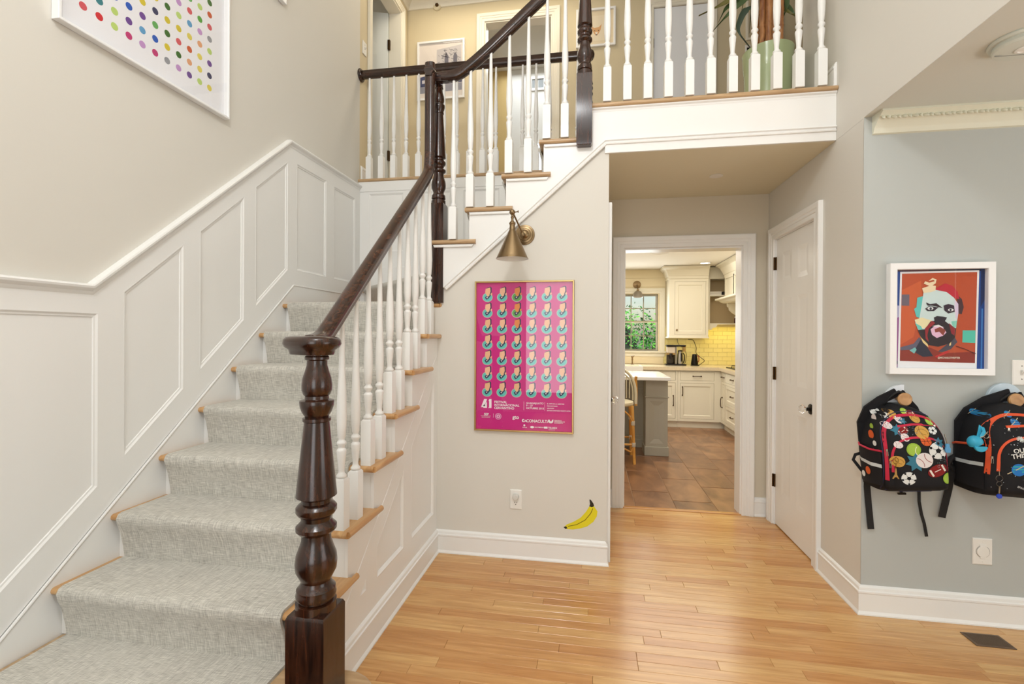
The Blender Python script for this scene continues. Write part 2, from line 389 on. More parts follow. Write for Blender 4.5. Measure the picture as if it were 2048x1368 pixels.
# first step with a rounded curtail end carrying the newel
z = rr; pl = [(Xw+.018, nose(1)), (-.80, nose(1))]+[(-.80+.135*sin(a), 1.372-.135*cos(a)) for a in [k*pi/12 for k in range(1, 12)]]+[(-.80, 1.507), (Xs, 1.507), (Xw+.018, 1.507)]
g = G().prism(pl, z-T, z, lambda u, v, w: (u, v, w)); g.build('tread', OAKX, st, bevel=.01)
pl2 = [(Xw+.018, nose(1)+.03), (-.80, nose(1)+.03)]+[(-.80+.105*sin(a), 1.372-.105*cos(a)) for a in [k*pi/12 for k in range(1, 12)]]+[(-.80, 1.48), (Xw+.018, 1.48)]
G().prism(pl2, 0, z-T, lambda u, v, w: (u, v, w)).build('riser', TRIM, st)
for i in range(2, 9):
    G().box(Xw+.018, Xs-.0155, nose(i)+.040, nose(i)+.056, (i-1)*rr, i*rr-T).build('riser', TRIM, st)
# landing, winder and the upper flight
G().prism([(Xw, nose(8)+.03), (XO-.012, nose(8)+.03), (XO-.012, Yp-.002), (Xs-.02, Yp-.002), (Xs-.02, Yl), (Xw, Yl)], 8*rr-T, 8*rr-.001, lambda u, v, w: (u, v, w)).build('landing', OAK, st)
wd = [(-.935, 2.80), (-1.975, 3.845), (-1.975, Yl), (-.80, Yl), (-.80, Yp+.01), (-.905, Yp+.01)]
G().prism(wd, 9*rr-T, 9*rr-.003, lambda u, v, w: (u, v, w)).build('tread', OAK, st, bevel=.008)
wd2 = [(-.93, 2.84), (-1.94, 3.855), (-.82, Yl), (-.82, Yp+.02)]
G().prism(wd2, 8*rr, 9*rr-T, lambda u, v, w: (u, v, w)).build('riser', TRIM, st)
for i in range(10, 15):
    z = i*rr; x = nosex(i); bx = nosex(i+1)+.03 if i < 14 else Xr-.002
    if i == 14: x = -.085
    g = G(); ps = [(x+u, z+v) for u, v in bullnose()]
    ps = ps+[(bx, z-T), (bx, z)] if ps[0][1] > ps[-1][1] else ps+[(bx, z), (bx, z-T)]
    yf = Yp-.035
    if i < 14:
        g.prism(ps, Yp-.01, Yl, lambda u, v, w: (u, w, v))
        xe = x+.2236+.072
        bs = [(yf+.013-sin(a)*.0135, z-T/2+cos(a)*T/2) for a in [k*pi/6 for k in range(7)]]
        g.prism(bs+[(yf+.03, z-T), (yf+.03, z)], x+.006, xe, lambda u, v, w: (w, u, v))
        g.build('tread', OAKX, st, smooth=40)
        G().prism([(x+.03, z-T-.002), (xe-.012, z-T-.002), (xe-.022, z-T-.018), (x+.036, z-T-.018)], 0, .012, XZ(Yp-.012)).build('cove', TRIM, st, bevel=.003)
        G().box(x+.028, x+.046, Yp, Yl, z-rr, z-T).build('riser', TRIM, st)
    else:
        G().box(x+.028, x+.046, Yp+.04, Yl, z-rr, z-T).build('riser', TRIM, st)
# closed side of the stairs: skirt board on the left wall
g = G(); sk = [(1.0, .0), (1.0, .135), (1.13, .135), (2.913, 1.653), (Yl, 1.653), (Yl, 1.5), (2.95, 1.5), (2.9, 1.4), (1.5, .0)]
sk = [(.95, .0), (.95, .027), (2.913, 1.655), (Yl, 1.655), (Yl, 1.4), (2.9, 1.30), (1.5, 0)]
g.prism([(1.13, 0), (1.13, .136)]+sk[2:], 0, .019, YZ(Xw)); g.build('skirt_board', TRIM, st, bevel=.004)
g = G(); g.mould([(1.13, .136), (2.913, 1.655), (Yl, 1.655)], [(0, 0), (0, .0225), (-.004, .024), (-.010, .021), (-.014, 0)], YZ(Xw)); g.build('skirt_cap', TRIM, st)
g = G(); g.box(Xw, -.95, Yl-.018, Yl, 1.6, 1.9); g.build('skirt_board', TRIM, st, bevel=.004)
# open side: stringer board with recessed panels, below the treads
def steps_poly(i0=2):
    p = []
    for i in range(i0, 9):
        p += [(nose(i)+.030, i*rr-rr if i > i0 else 0), (nose(i)+.030, i*rr-T)]
    return p
up1 = [(1.4991, 0)]
for i in range(2, 9):
    up1 += [(nose(i)+.0395, (i-1)*rr-T if i > 2 else 0.0)] if i > 2 else []
    up1 += [(nose(i)+.0395, i*rr-T)]
up1 += [(Yp+.01, 8*rr-T), (Yp+.01, 0)]
ptop = lambda Y: .655+SL*(Y-2.285)
hs = [[(1.806, .247), (1.881, .247), (1.881, ptop(1.881))], [(1.976, .247), (2.285, .247), (2.285, ptop(2.285)), (1.976, ptop(1.976))], [(2.385, .247), (2.747, .247), (2.747, ptop(2.747)), (2.385, ptop(2.385))]]
G().plate(up1, hs, -.015, 0, YZ(Xs)).build('stringer', TRIM, st)
for h in hs:
    cx = sum(p[0] for p in h)/len(h); cz = sum(p[1] for p in h)/len(h)
    g = G(); g.prism(h, -.014, -.0125, YZ(Xs)); g.mould(h, [(0, 0), (.006, .001), (.014, -.006), (.018, -.012)], YZ(Xs), closed=True); g.build('panel', TRIM, st)
g = G(); gz = lambda Y: .763+SL*(Y-2.285)
g.mould([(1.56, gz(1.56)), (2.80, gz(2.80))], [(0, 0), (.001, .0022), (.007, .0015), (.009, 0)], YZ(Xs)); g.build('bead', TRIM, st)
G().box(-.99, -.93, 1.497, Yp, 0, .15).build('carriage', TRIM, st)
# stepped stringer of the upper flight on the centre wall
dl = lambda X: 1.605+.8675*(X+.897)
p = [(-.985, dl(-.985)-.0)]
p = [(-.93, dl(-.93)), (.072, 2.446), (.072, Z2-T), (-.06, Z2-T)]
for i in range(13, 9, -1):
    p += [(nosex(i+1)+.030 if i < 13 else -.057, i*rr-T), (nosex(i)+.030, i*rr-T)]
p += [(-.93, 10*rr-T)]
q = []
for a in p:
    if not q or (abs(a[0]-q[-1][0])+abs(a[1]-q[-1][1])) > 1e-4: q.append(a)
G().prism(q, 0, .012, XZ(Yp)).build('stringer', TRIM, st)
g = G(); g.mould([(-.884, dl(-.884)), (.072, 2.446), (Xr-.003, 2.446)], [(.003, 0), (.003, .014), (-.003, .015), (-.008, .007), (-.014, .006), (-.018, .012), (-.024, .010), (-.026, 0)], XZ(Yp-.01)); g.build('stringer_moulding', TRIM, st)
# carpet runner
def runner(axis, xs0, xs1, path, name='carpet_runner'):
    th = .011; g = G()
    if axis == 'y': g.mould(path, [(0, xs0), (th, xs0), (th+.001, (xs0+xs1)/2), (th, xs1), (0, xs1)], lambda u, v, w: (w, u, v))
    else: g.mould(path, [(0, xs0), (th, xs0), (th, xs1), (0, xs1)], lambda u, v, w: (u, w, v))
    return g.build(name, CARPET, st, smooth=50)
path = [(nose(1)+.034, .002)]
for i in range(1, 9):
    y, z = nose(i), i*rr
    path += [(y+.030, z-rr*.72), (y+.017, z-T-.045), (y+.004, z-T-.008), (y-.001, z-T/2), (y+.004, z-.004), (y+.014, z)]
    if i < 8: path += [(nose(i+1)+.037, z)]
path += [(3.35, 8*rr)]
runner('y', -1.925, -1.022, path)
path = []
for i in range(10, 14):
    x, z = nosex(i), i*rr
    path += [(x+.024, z-rr+.001), (x+.016, z-T-.03), (x+.002, z-T+.002), (x-.001, z-T/2), (x+.004, z-.004), (x+.014, z)]
path += [(nosex(14)+.02, 13*rr)]
runner('x', 2.90, 3.80, path)
# carpet of the winder: rounded nosing along the diagonal
a0 = Vector((-.990, 2.857, 0)); a1 = Vector((-1.885, 3.752, 0)); dr = (a1-a0).normalized(); nn = Vector((-dr.y, dr.x, 0)); nn = nn if nn.x < 0 else -nn
g = G(); z9 = 9*rr
prof = [(-.03, 8*rr+.004), (-.012, z9-T-.03), (.012, z9-T), (.016, z9-T/2), (.010, z9+.004), (0, z9+.008), (-.08, z9+.009)]
prof2 = [(d-.010, zv-.010) for d, zv in prof][::-1]
vs = []; 
ts = [0, .02, .5, .98, 1]
for t in ts:
    c = a0.lerp(a1, t)
    sq = .012 if t in (0, 1) else 0
    vs += [(c.x+nn.x*(d-sq), c.y+nn.y*(d-sq), zv) for d, zv in prof+prof2]
k = len(prof+prof2); fs = [(j*k+i, j*k+(i+1) % k, (j+1)*k+(i+1) % k, (j+1)*k+i) for j in range(len(ts)-1) for i in range(k)]+[tuple(range(k)), tuple(range((len(ts)-1)*k, len(ts)*k))]
g.add(vs, fs); b0 = a0-nn*.07; b1 = a1-nn*.07
g.prism([(b0.x, b0.y), (b1.x, b1.y), (-1.80, 3.80), (-.95, 3.80)], z9-.002, z9+.009, lambda u, v, w: (u, v, w))
g.build('carpet_runner', CARPET, st, smooth=50)

# balcony edges
def nosing_edge(name, x0, x1, y, z, fz0, parent=None):
    o = thing(name, (x0, y, z), None, None, kind='structure')
    t = T; ps = [(y+.0135-cos(a)*.0135, z-t/2+sin(a)*.0135) for a in [pi/2-k*pi/8 for k in range(9)]]
    g = G().prism(ps+[(y+.08, z-t), (y+.08, z)], x0, x1, lambda u, v, w: (w, u, v)); g.build('nosing', OAKX, o, smooth=40)
    return o
o = nosing_edge('trim_balcony_front', -.058, Xr-.002, Yp-.036, Z2, 2.4)
G().mould([(-.05, Z2-T), (Xr-.002, Z2-T)], [(0, 0), (0, .024), (-.006, .022), (-.012, .014), (-.022, .012), (-.022, 0)], XZ(Yp-.001)).build('cove', TRIM, o)
G().box(.072, Xr-.001, Yp-.012, Yp+.03, Zc+.0005, Z2-T).build('fascia', TRIM, o)
G().box(-.06, .072, Yp, Yp+.03, 2.46, Z2-T).build('fascia', TRIM, o)
o = nosing_edge('trim_balcony_back', Xw, -.086, Yl-.03, Z2, 2.4)
G().box(Xw, -.06, Yl-.018, Yl, 2.55, Z2-T).build('fascia', TRIM, o)

# ------------------------------------------------------------------ wainscoting
SK = lambda Y: 1.655+SL*(Y-2.913)
RB = lambda Y: 1.517+.857*(Y-1.604)
wn_ = thing('trim_wainscot_left', (Xw, 1.6, 1), None, None, kind='structure')
outer = [(YF, .13), (1.12, .13), (2.913, 1.653), (Yl-.002, 1.653), (Yl-.002, 2.585), (2.87, 2.585), (1.604, 1.50), (YF, 1.50)]
B = lambda Y: SK(Y)+.132
hl = [[(1.639, B(1.639)), (1.639, 1.409), (.98, 1.409), (.98, .25), (1.08, .25)]]
for a, b in ((1.741, 2.05), (2.145, 2.463), (2.554, 2.863)):
    hl.append([(a, B(a)), (b, B(b)), (b, RB(b)-.131), (a, RB(a)-.131)])
hl += [rect(2.954, 3.324, 1.752, 2.482), rect(3.427, 3.767, 1.752, 2.475)]
hl += [rect(a, a+.72, .25, 1.409) for a in (-1.6, -.75, .12)]
G().plate(outer, hl, 0, .013, YZ(Xw)).build('panel_frame', TRIM, wn_)
def ccw(h): return h if sum(h[i-1][0]*h[i][1]-h[i][0]*h[i-1][1] for i in range(len(h))) > 0 else h[::-1]
for h in hl:
    h = ccw(h); g = G(); g.prism(h, 0, .003, YZ(Xw)); g.mould(h, [(0, .003), (0, .0135), (.005, .0135), (.012, .008), (.018, .007), (.020, .003)], YZ(Xw), closed=True)
    g.build('panel', TRIM, wn_)
g = G(); RAILP = [(-.03, 0), (-.03, .013), (-.024, .017), (-.016, .018), (-.011, .026), (-.004, .034), (.004, .036), (.010, .033), (.013, .024), (.013, 0)]
g.mould([(YF, 1.508), (1.604, 1.508), (2.87, 2.592), (Yl-.002, 2.592)], RAILP, YZ(Xw)); g.build('chair_rail', TRIM, wn_, smooth=30)
wb = thing('trim_wainscot_landing', (-1.4, Yl, 2), None, None, kind='structure')
hb = [rect(-1.893, -1.574, 2.03, 2.535), rect(-1.47, -1.156, 2.03, 2.535), rect(-1.059, -.743, 2.03, 2.535), rect(-.64, -.33, 2.2, 2.535)]
G().plate([(Xw, 1.9), (-.08, 1.9), (-.08, 2.60), (Xw, 2.60)], hb, 0, .013, XZ(Yl)).build('panel_frame', TRIM, wb)
for h in hb:
    g = G(); g.prism(h, 0, .003, XZ(Yl)); g.mould(h, [(0, .003), (0, .0135), (.005, .0135), (.012, .008), (.020, .003)], XZ(Yl), closed=True); g.build('panel', TRIM, wb)

# ------------------------------------------------------------------ baseboards
BB = [(0, 0), (0, .022), (.006, .022), (.018, .015), (.100, .015), (.104, .018), (.112, .018), (.116, .013), (.128, .011), (.134, .006), (.137, 0)]
def base(name, paths, m=None):
    g = G()
    for path, mp in paths: g.mould(path, BB, mp)
    return struct(g.build(name, m or TRIM, smooth=25))
# plan-view mouldings: path in plan with the offset standing for height
def planbase(name, path, side=1, zf=0, m=None, prof=None):
    g = G(); g.mould(path, [(h, d) for d, h in (prof or BB)], lambda u, v, w: (u, v, zf+w), side=side)
    return struct(g.build(name, m or TRIM, smooth=25))
planbase('baseboard_stair', [(Xs, 1.50), (Xs, Yp), (Xe, Yp), (Xe, Yp+.02)], -1)
planbase('baseboard_right', [(Xr, 2.938), (Xr, Yg-.0012), (4.99, Yg-.0012)], -1)
planbase('baseboard_hall', [(.092, 3.64), (.092, Yb), (.165, Yb)], -1)
planbase('baseboard_hall_corner', [(1.192, Yb), (Xr, Yb), (Xr, 3.757)], -1)
planbase('baseboard_left', [(Xw, YF), (Xw, 1.09)], -1)
planbase('baseboard_upper_back', [(.20, 4.95), (-.335, 4.95)], 1, Z2-.005)
planbase('baseboard_upper_left', [(-1.213, 4.95), (Xw, 4.95), (Xw, 4.83)], 1, Z2-.005)
planbase('baseboard_upper_near', [(Xw, 3.99), (Xw, Yl+.02)], 1, Z2-.005)
planbase('baseboard_upper_right', [(Xr, 3.22), (Xr, Yp-.012)], -1, Z2-.005)
# white corner casing on the end of the centre wall
struct(G().box(Xe, .096, Yp+.001, Yp+.11, .137, Zc).build('wall_centre_end', WALL))

# ------------------------------------------------------------------ door casings
CAS = [(0, 0), (0, .012), (.004, .016), (.012, .017), (.030, .014), (.034, .018), (.050, .018), (.056, .023), (.082, .025), (.088, .022), (.088, 0)]
def casing(par, u0, u1, z0, z1, mp, w=.086, m=None, both=True):
    k = w/.088; g = G(); g.mould([(u0, z0), (u0, z1), (u1, z1), (u1, z0)], [(d*k, h) for d, h in CAS], mp)
    return g.build('casing', m or TRIM, par, smooth=25)
d2 = thing('door_kitchen_opening', (.67, Yb, 0), 'cased opening from the hall into the kitchen', None, kind='structure')
casing(d2, .248, 1.104, 0, 1.996, XZ(Yb))
G().mould([(.246, 0), (.246, 1.995), (1.106, 1.995), (1.106, 0)], [(0, 0), (-.012, 0), (-.012, .135), (0, .135)], XZ(Yb-.002, 1)).build('jamb', TRIM, d2)
casing(d2, .248, 1.104, 0, 1.996, XZ(Yb+.125, 1))

def panel_slab(par, u0, u1, z0, z1, holes, mp, depth=.035, m=TRIM, name='slab', raise_=.013, fr=.020):
    """slab whose face is w=0; panels sit .009 back with a raised field"""
    G().plate(rect(u0, u1, z0, z1), holes, -depth, 0, mp).build(name, m, par)
    for h in holes:
        a, b, c, d = h[0][0], h[1][0], h[0][1], h[2][1]
        g = G(); g.mould(rect(a, b, c, d), [(0, 0), (.002, -.020), (.008, -.022), (fr+.012, -.016+raise_)], mp, closed=True)
        i = fr+.012; g.prism(rect(a+i, b-i, c+i, d-i), -.024, -.016+raise_, mp); g.build('panel', m, par)
def six(u0, u1, zb, zt, w=None):
    W_ = u1-u0; s = W_*.175; mid = W_*.155; pw = (W_-2*s-mid)/2; Hh = zt-zb
    cols = [(u0+s, u0+s+pw), (u1-s-pw, u1-s)]
    rows = [(.235, .83), (1.01, 1.59), (1.70, 1.90)]
    return [rect(a, b, zb+c*Hh/2.0, zb+d*Hh/2.0) for c, d in rows for a, b in cols]
def knob(par, mp, u, v, glass=True):
    """mp(u,v,w): w grows out of the door"""
    q = lambda x, y, z: mp(u+x, v+y, z)
    G().lathe([(.001, .0), (.030, .0), (.032, .003), (.029, .007), (.016, .009), (.011, .012), (.010, .024), (.013, .028), (.001, .028)], 20, mp=q).build('knob_rosette', BLACK, par, smooth=30)
    G().lathe([(.001, .028), (.012, .029), (.020, .036), (.026, .046), (.026, .052), (.019, .062), (.001, .064)], 8, mp=q).build('door_knob', GLASS if glass else BRASS, par)
d1 = thing('door_1', (Xr, 3.33, 0), 'white six panel hall closet door with crystal knob', None, kind='structure')
casing(d1, 3.022, 3.640, 0, 2.012, YZ(Xr, -1), w=.084)
G().mould([(3.020, 0), (3.020, 2.014), (3.642, 2.014), (3.642, 0)], [(0, 0), (-.008, 0), (-.008, .10), (0, .10)], YZ(Xr-.001, 1)).build('jamb', TRIM, d1)
panel_slab(d1, 3.029, 3.632, .008, 2.005, six(3.029, 3.632, .0, 2.0), YZ(Xr+.006, -1))
for z in (1.84, 1.066, .31):
    g = G(); g.lathe([(.0055, -.045), (.0055, .045)], 10, c=(Xr-.008, 3.640, z)); g.box(Xr-.003, Xr+.006, 3.628, 3.655, z-.045, z+.045); g.build('hinge', BRASSD, d1)
knob(d1, YZ(Xr+.006, -1), 3.085, .895)
d3 = thing('door_2', (.092, 3.2, 0), 'white closet door on the left side of the hall, seen edge on', None, kind='structure')
casing(d3, 2.93, 3.52, 0, 2.02, YZ(.092, 1), w=.084)
panel_slab(d3, 2.935, 3.515, .008, 2.015, six(2.935, 3.515, 0, 2.0), YZ(.1, 1), depth=.007)
knob(d3, YZ(.1, 1), 3.0, .93)

# upper hall doorways
d4 = thing('door_3', (-.77, 4.95, Z2), 'cased opening in the upper hall to the bedroom', None, kind='structure')
casing(d4, -1.128, -.42, Z2, 4.635, XZ(4.95), w=.086, m=TRIMC)
G().mould([(-1.130, Z2), (-1.130, 4.637), (-.418, 4.637), (-.418, Z2)], [(0, 0), (-.012, 0), (-.012, .12), (0, .12)], XZ(4.948, 1)).build('jamb', TRIMC, d4)
d5 = thing('door_4', (.85, 4.95, Z2), 'plain white door at the right end of the upper hall', None, kind='structure')
casing(d5, .60, 1.12, Z2, 4.60, XZ(4.95), w=.075, m=TRIMC)
G().box(.602, 1.118, 4.955, 4.99, Z2, 4.598).build('slab', mat('flat_white_door', (238, 240, 244), .4), d5)
G().box(.586, .602, 4.935, 4.957, 4.20, 4.29).build('hinge', BRASSD, d5)
d6 = thing('door_5', (Xw, 4.4, Z2), 'cased opening to the left bedroom with its door swung inward', None, kind='structure')
casing(d6, 4.072, 4.758, Z2, 4.702, YZ(Xw, 1), w=.068, m=TRIMC)
G().mould([(4.070, Z2), (4.070, 4.702), (4.76, 4.702), (4.76, Z2)], [(0, 0), (-.012, 0), (-.012, .13), (0, .13)], YZ(Xw+.002, -1)).build('jamb', TRIMC, d6)
mpd = lambda u, v, w: (Xw-.125-u*.94, 4.735-w+u*(-.30), v)
panel_slab(d6, .01, .68, Z2+.01, 4.69, [[(a, c+Z2), (b, c+Z2), (b, d+Z2), (a, d+Z2)] for c, d in ((.235, .83), (1.01, 1.59), (1.70, 1.90)) for a, b in ((.12, .29), (.40, .57))], mpd, m=mat('pale_door_paint', (226, 230, 228), .4))
for z in (4.36, 3.2): G().box(Xw-.135, Xw-.112, 4.725, 4.75, z-.05, z+.05).build('hinge', BRASSD, d6)

# crown mouldings
CR = [(0, 0), (0, .085), (-.010, .088), (-.016, .078), (-.022, .07), (-.034, .050), (-.042, .040), (-.050, .034), (-.062, .022), (-.070, .018), (-.085, .012), (-.088, 0)]
cr = thing('trim_crown', (1.31, Yg, Zg), None, None, kind='structure')
g = G(); g.mould([(1.318, Yg-.0012), (4.99, Yg-.0012)], [(h, d) for d, h in CR], lambda u, v, w: (u, v, Zg+w), side=-1); g.build('crown_moulding', CROWN, cr, smooth=30)
for k in range(0, 62):
    x = 1.333+k*.022
    if k == 0:
        lm = bpy.data.meshes.new('leaf'); gg = G(); gg.lathe([(.001, -.021), (.007, -.015), (.010, 0), (.007, .015), (.001, .021)], 6, mp=lambda a, b, c: (a*1.1, b*.75-.003, c)); lo = gg.build('leaf_ornament', CROWN, cr, smooth=60)
        lo.matrix_parent_inverse = Matrix.Translation((-cr.location)); lo.location = (x, Yg-.060, Zg-.030); lo.rotation_euler = (R(-48), R(24), 0); first = lo
    else:
        c = first.copy(); COL.objects.link(c); c.location = (x, Yg-.060, Zg-.030); c.rotation_euler = (R(-48), R(24 if k % 2 else -24), 0)
g = G(); g.mould([(Xw, 3.87), (Xw, 4.95), (4.0, 4.95)], [(h, d) for d, h in CR], lambda u, v, w: (u, v, ZT+w), side=-1)
struct(g.build('trim_crown_upper', TRIMC, smooth=30))

# ------------------------------------------------------------------ balustrades
def bal_mesh(L):
    g = G(); h = .0225; c = .0165; zb = .190
    g.add([(-h, -h, 0), (h, -h, 0), (h, h, 0), (-h, h, 0), (-h, -h, zb), (h, -h, zb), (h, h, zb), (-h, h, zb), (-c, -c, zb+.008), (c, -c, zb+.008), (c, c, zb+.008), (-c, c, zb+.008)],
          [(0, 1, 5, 4), (1, 2, 6, 5), (2, 3, 7, 6), (3, 0, 4, 7), (4, 5, 9, 8), (5, 6, 10, 9), (6, 7, 11, 10), (7, 4, 8, 11), (8, 9, 10, 11), (3, 2, 1, 0)])
    pr = [(.014, .196), (.0195, .201), (.0195, .209), (.0125, .217), (.0115, .224), (.0125, .240), (.0165, .280), (.0185, .302), (.0175, .308), (.0115, .314), (.0125, .322), (.0185, .331), (.0175, .338), (.0115, .345), (.0125, .351), (.0145, .356), (.0175, .400), (.0190, .440), (.0180, .490), (.0150, .560), (.0125, min(.65, L*.72)), (.0085, L-.02), (.0085, L)]
    g.lathe(pr, 14); return g
BM = {}
def baluster(parent, x, y, z, top):
    L = round(top-z, 2)
    if L not in BM:
        o = bal_mesh(L).build('baluster', TRIM, None, smooth=50); BM[L] = o.data
        COL.objects.unlink(o); bpy.data.objects.remove(o)
    o = bpy.data.objects.new('baluster', BM[L]); COL.objects.link(o); o.parent = parent; o.matrix_parent_inverse = Matrix.Translation(-parent.location); o.location = (x, y, z)
    return o
NP = [(.0603, 0), (.0603, .024), (.050, .028), (.050, .033), (.0585, .038), (.0600, .046), (.0575, .056), (.0575, .064), (.047, .076), (.0445, .088), (.0500, .100), (.0600, .120), (.0620, .143), (.0590, .168), (.0500, .192), (.0440, .212), (.0430, .231), (.052, .236), (.0600, .245), (.0600, .256), (.0500, .266), (.0445, .274), (.0460, .286), (.0540, .292), (.0603, .302), (.0603, .314), (.0540, .322), (.0445, .329), (.0445, .340), (.0603, .349)]
NT = [(.0373, .577), (.042, .580), (.042, .589), (.0345, .592), (.036, .595), (.044, .608), (.0495, .625), (.0512, .640), (.0500, .643), (.036, .648), (.0350, .657), (.0395, .661), (.0445, .675), (.0450, .690), (.0425, .712), (.035, .735), (.0305, .752), (.0300, .766), (.036, .770), (.036, .777), (.033, .781), (.034, .79)]
def newel(parent, x, y, z0, zb, ztop, hb, drop=False):
    k = hb/.0625; g = G()
    if drop: g.add(*[[(x+a*hb*q, y+b*hb*q, z) for z, q in ((z0, .86), (z0+.012, 1), (zb-.006, 1), (zb, .95)) for a, b in ((-1, -1), (1, -1), (1, 1), (-1, 1))], [(j*4+i, j*4+(i+1) % 4, j*4+4+(i+1) % 4, j*4+4+i) for j in range(3) for i in range(4)]+[(3, 2, 1, 0), (12, 13, 14, 15)]])
    else: g.add([(x+a*hb*q, y+b*hb*q, z) for z, q in ((z0, 1), (zb-.010, 1), (zb, .93)) for a, b in ((-1, -1), (1, -1), (1, 1), (-1, 1))], [(j*4+i, j*4+(i+1) % 4, j*4+4+(i+1) % 4, j*4+4+i) for j in range(2) for i in range(4)]+[(3, 2, 1, 0), (8, 9, 10, 11)])
    tot = ztop-zb; kz = 1 if k > .9 else .82
    lo = [(r*k, zb+z*kz) for r, z in NP]; hi = [(r*k, ztop-(.79-z)*(kz if tot > .7 else .6)) for r, z in NT]
    g.lathe([(r, z) for r, z in lo+hi], 32, c=(x, y, 0))
    return g.build('newel_post', DARK, parent, smooth=35)
sb = thing('stair_balustrade', (-.955, 1.36, .19), 'dark stained handrail on turned newels with white balusters, running up both stair flights', 'railing')
XB = -.955
railz = lambda Y: 1.381+.8616*(Y-1.713)
for i in range(3, 9):
    for dy in (.040, .152):
        y = nose(i)+dy
        if y < 2.79: baluster(sb, XB, y, i*rr, railz(y)+.008)
newel(sb, -.838, 1.362, rr, .478, 1.268, .0625)
newel(sb, -.935, 2.838, 8*rr, 2.13, 2.86, .045)
newel(sb, -.046, 2.790, 2.412, 2.822, 3.52, .044, drop=True)
RP = [(-.017, -.031), (.017, -.031), (.021, -.024), (.021, -.014), (.027, -.006), (.030, .006), (.029, .016), (.022, .025), (.010, .030), (-.010, .030), (-.022, .025), (-.029, .016), (-.030, .006), (-.027, -.006), (-.021, -.014), (-.021, -.024)]
def smoothpath(P, n=6):
    P = [Vector(p) for p in P]; out = [P[0]]
    for i in range(1, len(P)-1):
        a = P[i].lerp(P[i-1], .35 if (P[i]-P[i-1]).length < .4 else .12/(P[i]-P[i-1]).length); b = P[i].lerp(P[i+1], .35 if (P[i]-P[i+1]).length < .4 else .12/(P[i]-P[i+1]).length)
        for k in range(n+1):
            t = k/n; out.append((a*(1-t)+P[i]*t)*(1-t)+(P[i]*(1-t)+b*t)*t)
    out.append(P[-1]); return out
zc = lambda Y: railz(Y)+.036
pth = smoothpath([(-.885, 1.395, 1.292), (-.935, 1.47, 1.292), (XB, 1.58, 1.305), (XB, 1.70, zc(1.70)), (XB, 2.640, zc(2.640)), (XB, 2.722, zc(2.722)+.01), (XB, 2.735, 2.405), (XB, 2.735, 2.42)])
g = G(); g.sweep(pth, RP, (1, 0, .0001))
# the upright gooseneck and its cap
g.build('handrail', DARKY, sb, smooth=45)
G().sweep([(XB, 2.735, 2.395), (XB, 2.735, 2.925), (XB, 2.735, 2.94)], RP, (1, 0, 0)).build('gooseneck', DARK, sb, smooth=45)
g = G(); RPc = [(a, b*1.03) for a, b in RP]
g.mould([(XB, 2.700), (XB+.002, 2.79), (-.86, 2.792)], [(-.017, 2.856), (-.021, 2.87), (-.027, 2.88), (-.030, 2.892), (-.022, 2.911), (-.010, 2.917), (.010, 2.917), (.022, 2.911), (.030, 2.892), (.027, 2.88), (.021, 2.87), (.017, 2.856)], lambda u, v, w: (u, v, w))
g.sweep(smoothpath([(-.90, 2.79, 2.886), (-.80, 2.79, 2.886), (-.66, 2.79, 2.985), (-.10, 2.79, 3.462), (-.05, 2.79, 3.55)]), RP, (0, 1, .0001))
g.build('handrail', DARKX, sb, smooth=45)
# turned volute cap on the starting newel
g = G(); st8 = []
cA, cB = Vector((-.838, 1.362)), Vector((-.892, 1.392))
dv = (cB-cA).normalized(); nv = Vector((-dv.y, dv.x)); prof = [(.0005, 1.262), (.050, 1.262), (.052, 1.268), (.054, 1.277), (.066, 1.285), (.072, 1.296), (.070, 1.308), (.062, 1.316), (.045, 1.319), (.0005, 1.320)]
rings = []
for r_, z_ in prof:
    ring = []
    for k in range(28):
        a = 2*pi*k/28; c = cA if cos(a) < 0 else cB
        v = c+dv*cos(a)*r_+nv*sin(a)*r_; ring.append((v.x, v.y, z_))
    rings.append(ring)
vs = [v for r_ in rings for v in r_]; fs = [(j*28+i, j*28+(i+1) % 28, (j+1)*28+(i+1) % 28, (j+1)*28+i) for j in range(len(rings)-1) for i in range(28)]
g.add(vs, fs); g.build('newel_cap', DARK, sb, smooth=50)
rz2 = lambda X: 2.853 if X < -.80 else 3.002+.8515*(X+.598)
for x, i in ((-.826, 10), (-.721, 11), (-.598, 11), (-.486, 12), (-.372, 12), (-.263, 13), (-.158, 13)):
    b = {-.721: 2.912}.get(x, rz2(x)); baluster(sb, x, 2.790, i*rr, b+.008)
# balcony
bb = thing('balcony_balustrade', (.6, 2.79, Z2), 'white balusters with dark rail along the balcony edge above the hall opening', 'railing')
for x in (.082, .194, .306, .418, .531, .643, .757, .870, .982, 1.092, 1.203): baluster(bb, x, 2.790, Z2, 3.545)
G().sweep([(-.046, 2.79, 3.572), (Xr-.002, 2.79, 3.572)], RP, (0, 1, 0)).build('handrail', DARKX, bb, smooth=45)
hb_ = thing('gallery_balustrade', (-1, Yl+.01, Z2), 'white balusters under a level dark rail, on the ledge above the landing panels', 'railing')
for k in range(17):
    x = -1.900+k*.1113
    if x < -.10: baluster(hb_, x, Yl+.012, Z2, 3.535)
RP2 = [(a, b*1.1) for a, b in RP]
G().sweep([(Xw+.02, Yl+.012, 3.568), (-.02, Yl+.012, 3.568)], RP2, (0, 1, 0)).build('handrail', DARKX, hb_, smooth=45)
G().lathe([(.001, 0), (.055, 0), (.057, .006), (.052, .013), (.044, .016), (.040, .024), (.001, .024)], 24, mp=lambda x, y, z: (Xw+z, Yl+.012+x, 3.568+y)).build('rosette', DARKX, hb_, smooth=30)
newel(hb_, -.035, Yl+.012, Z2-.2, 3.05, 3.53, .040)
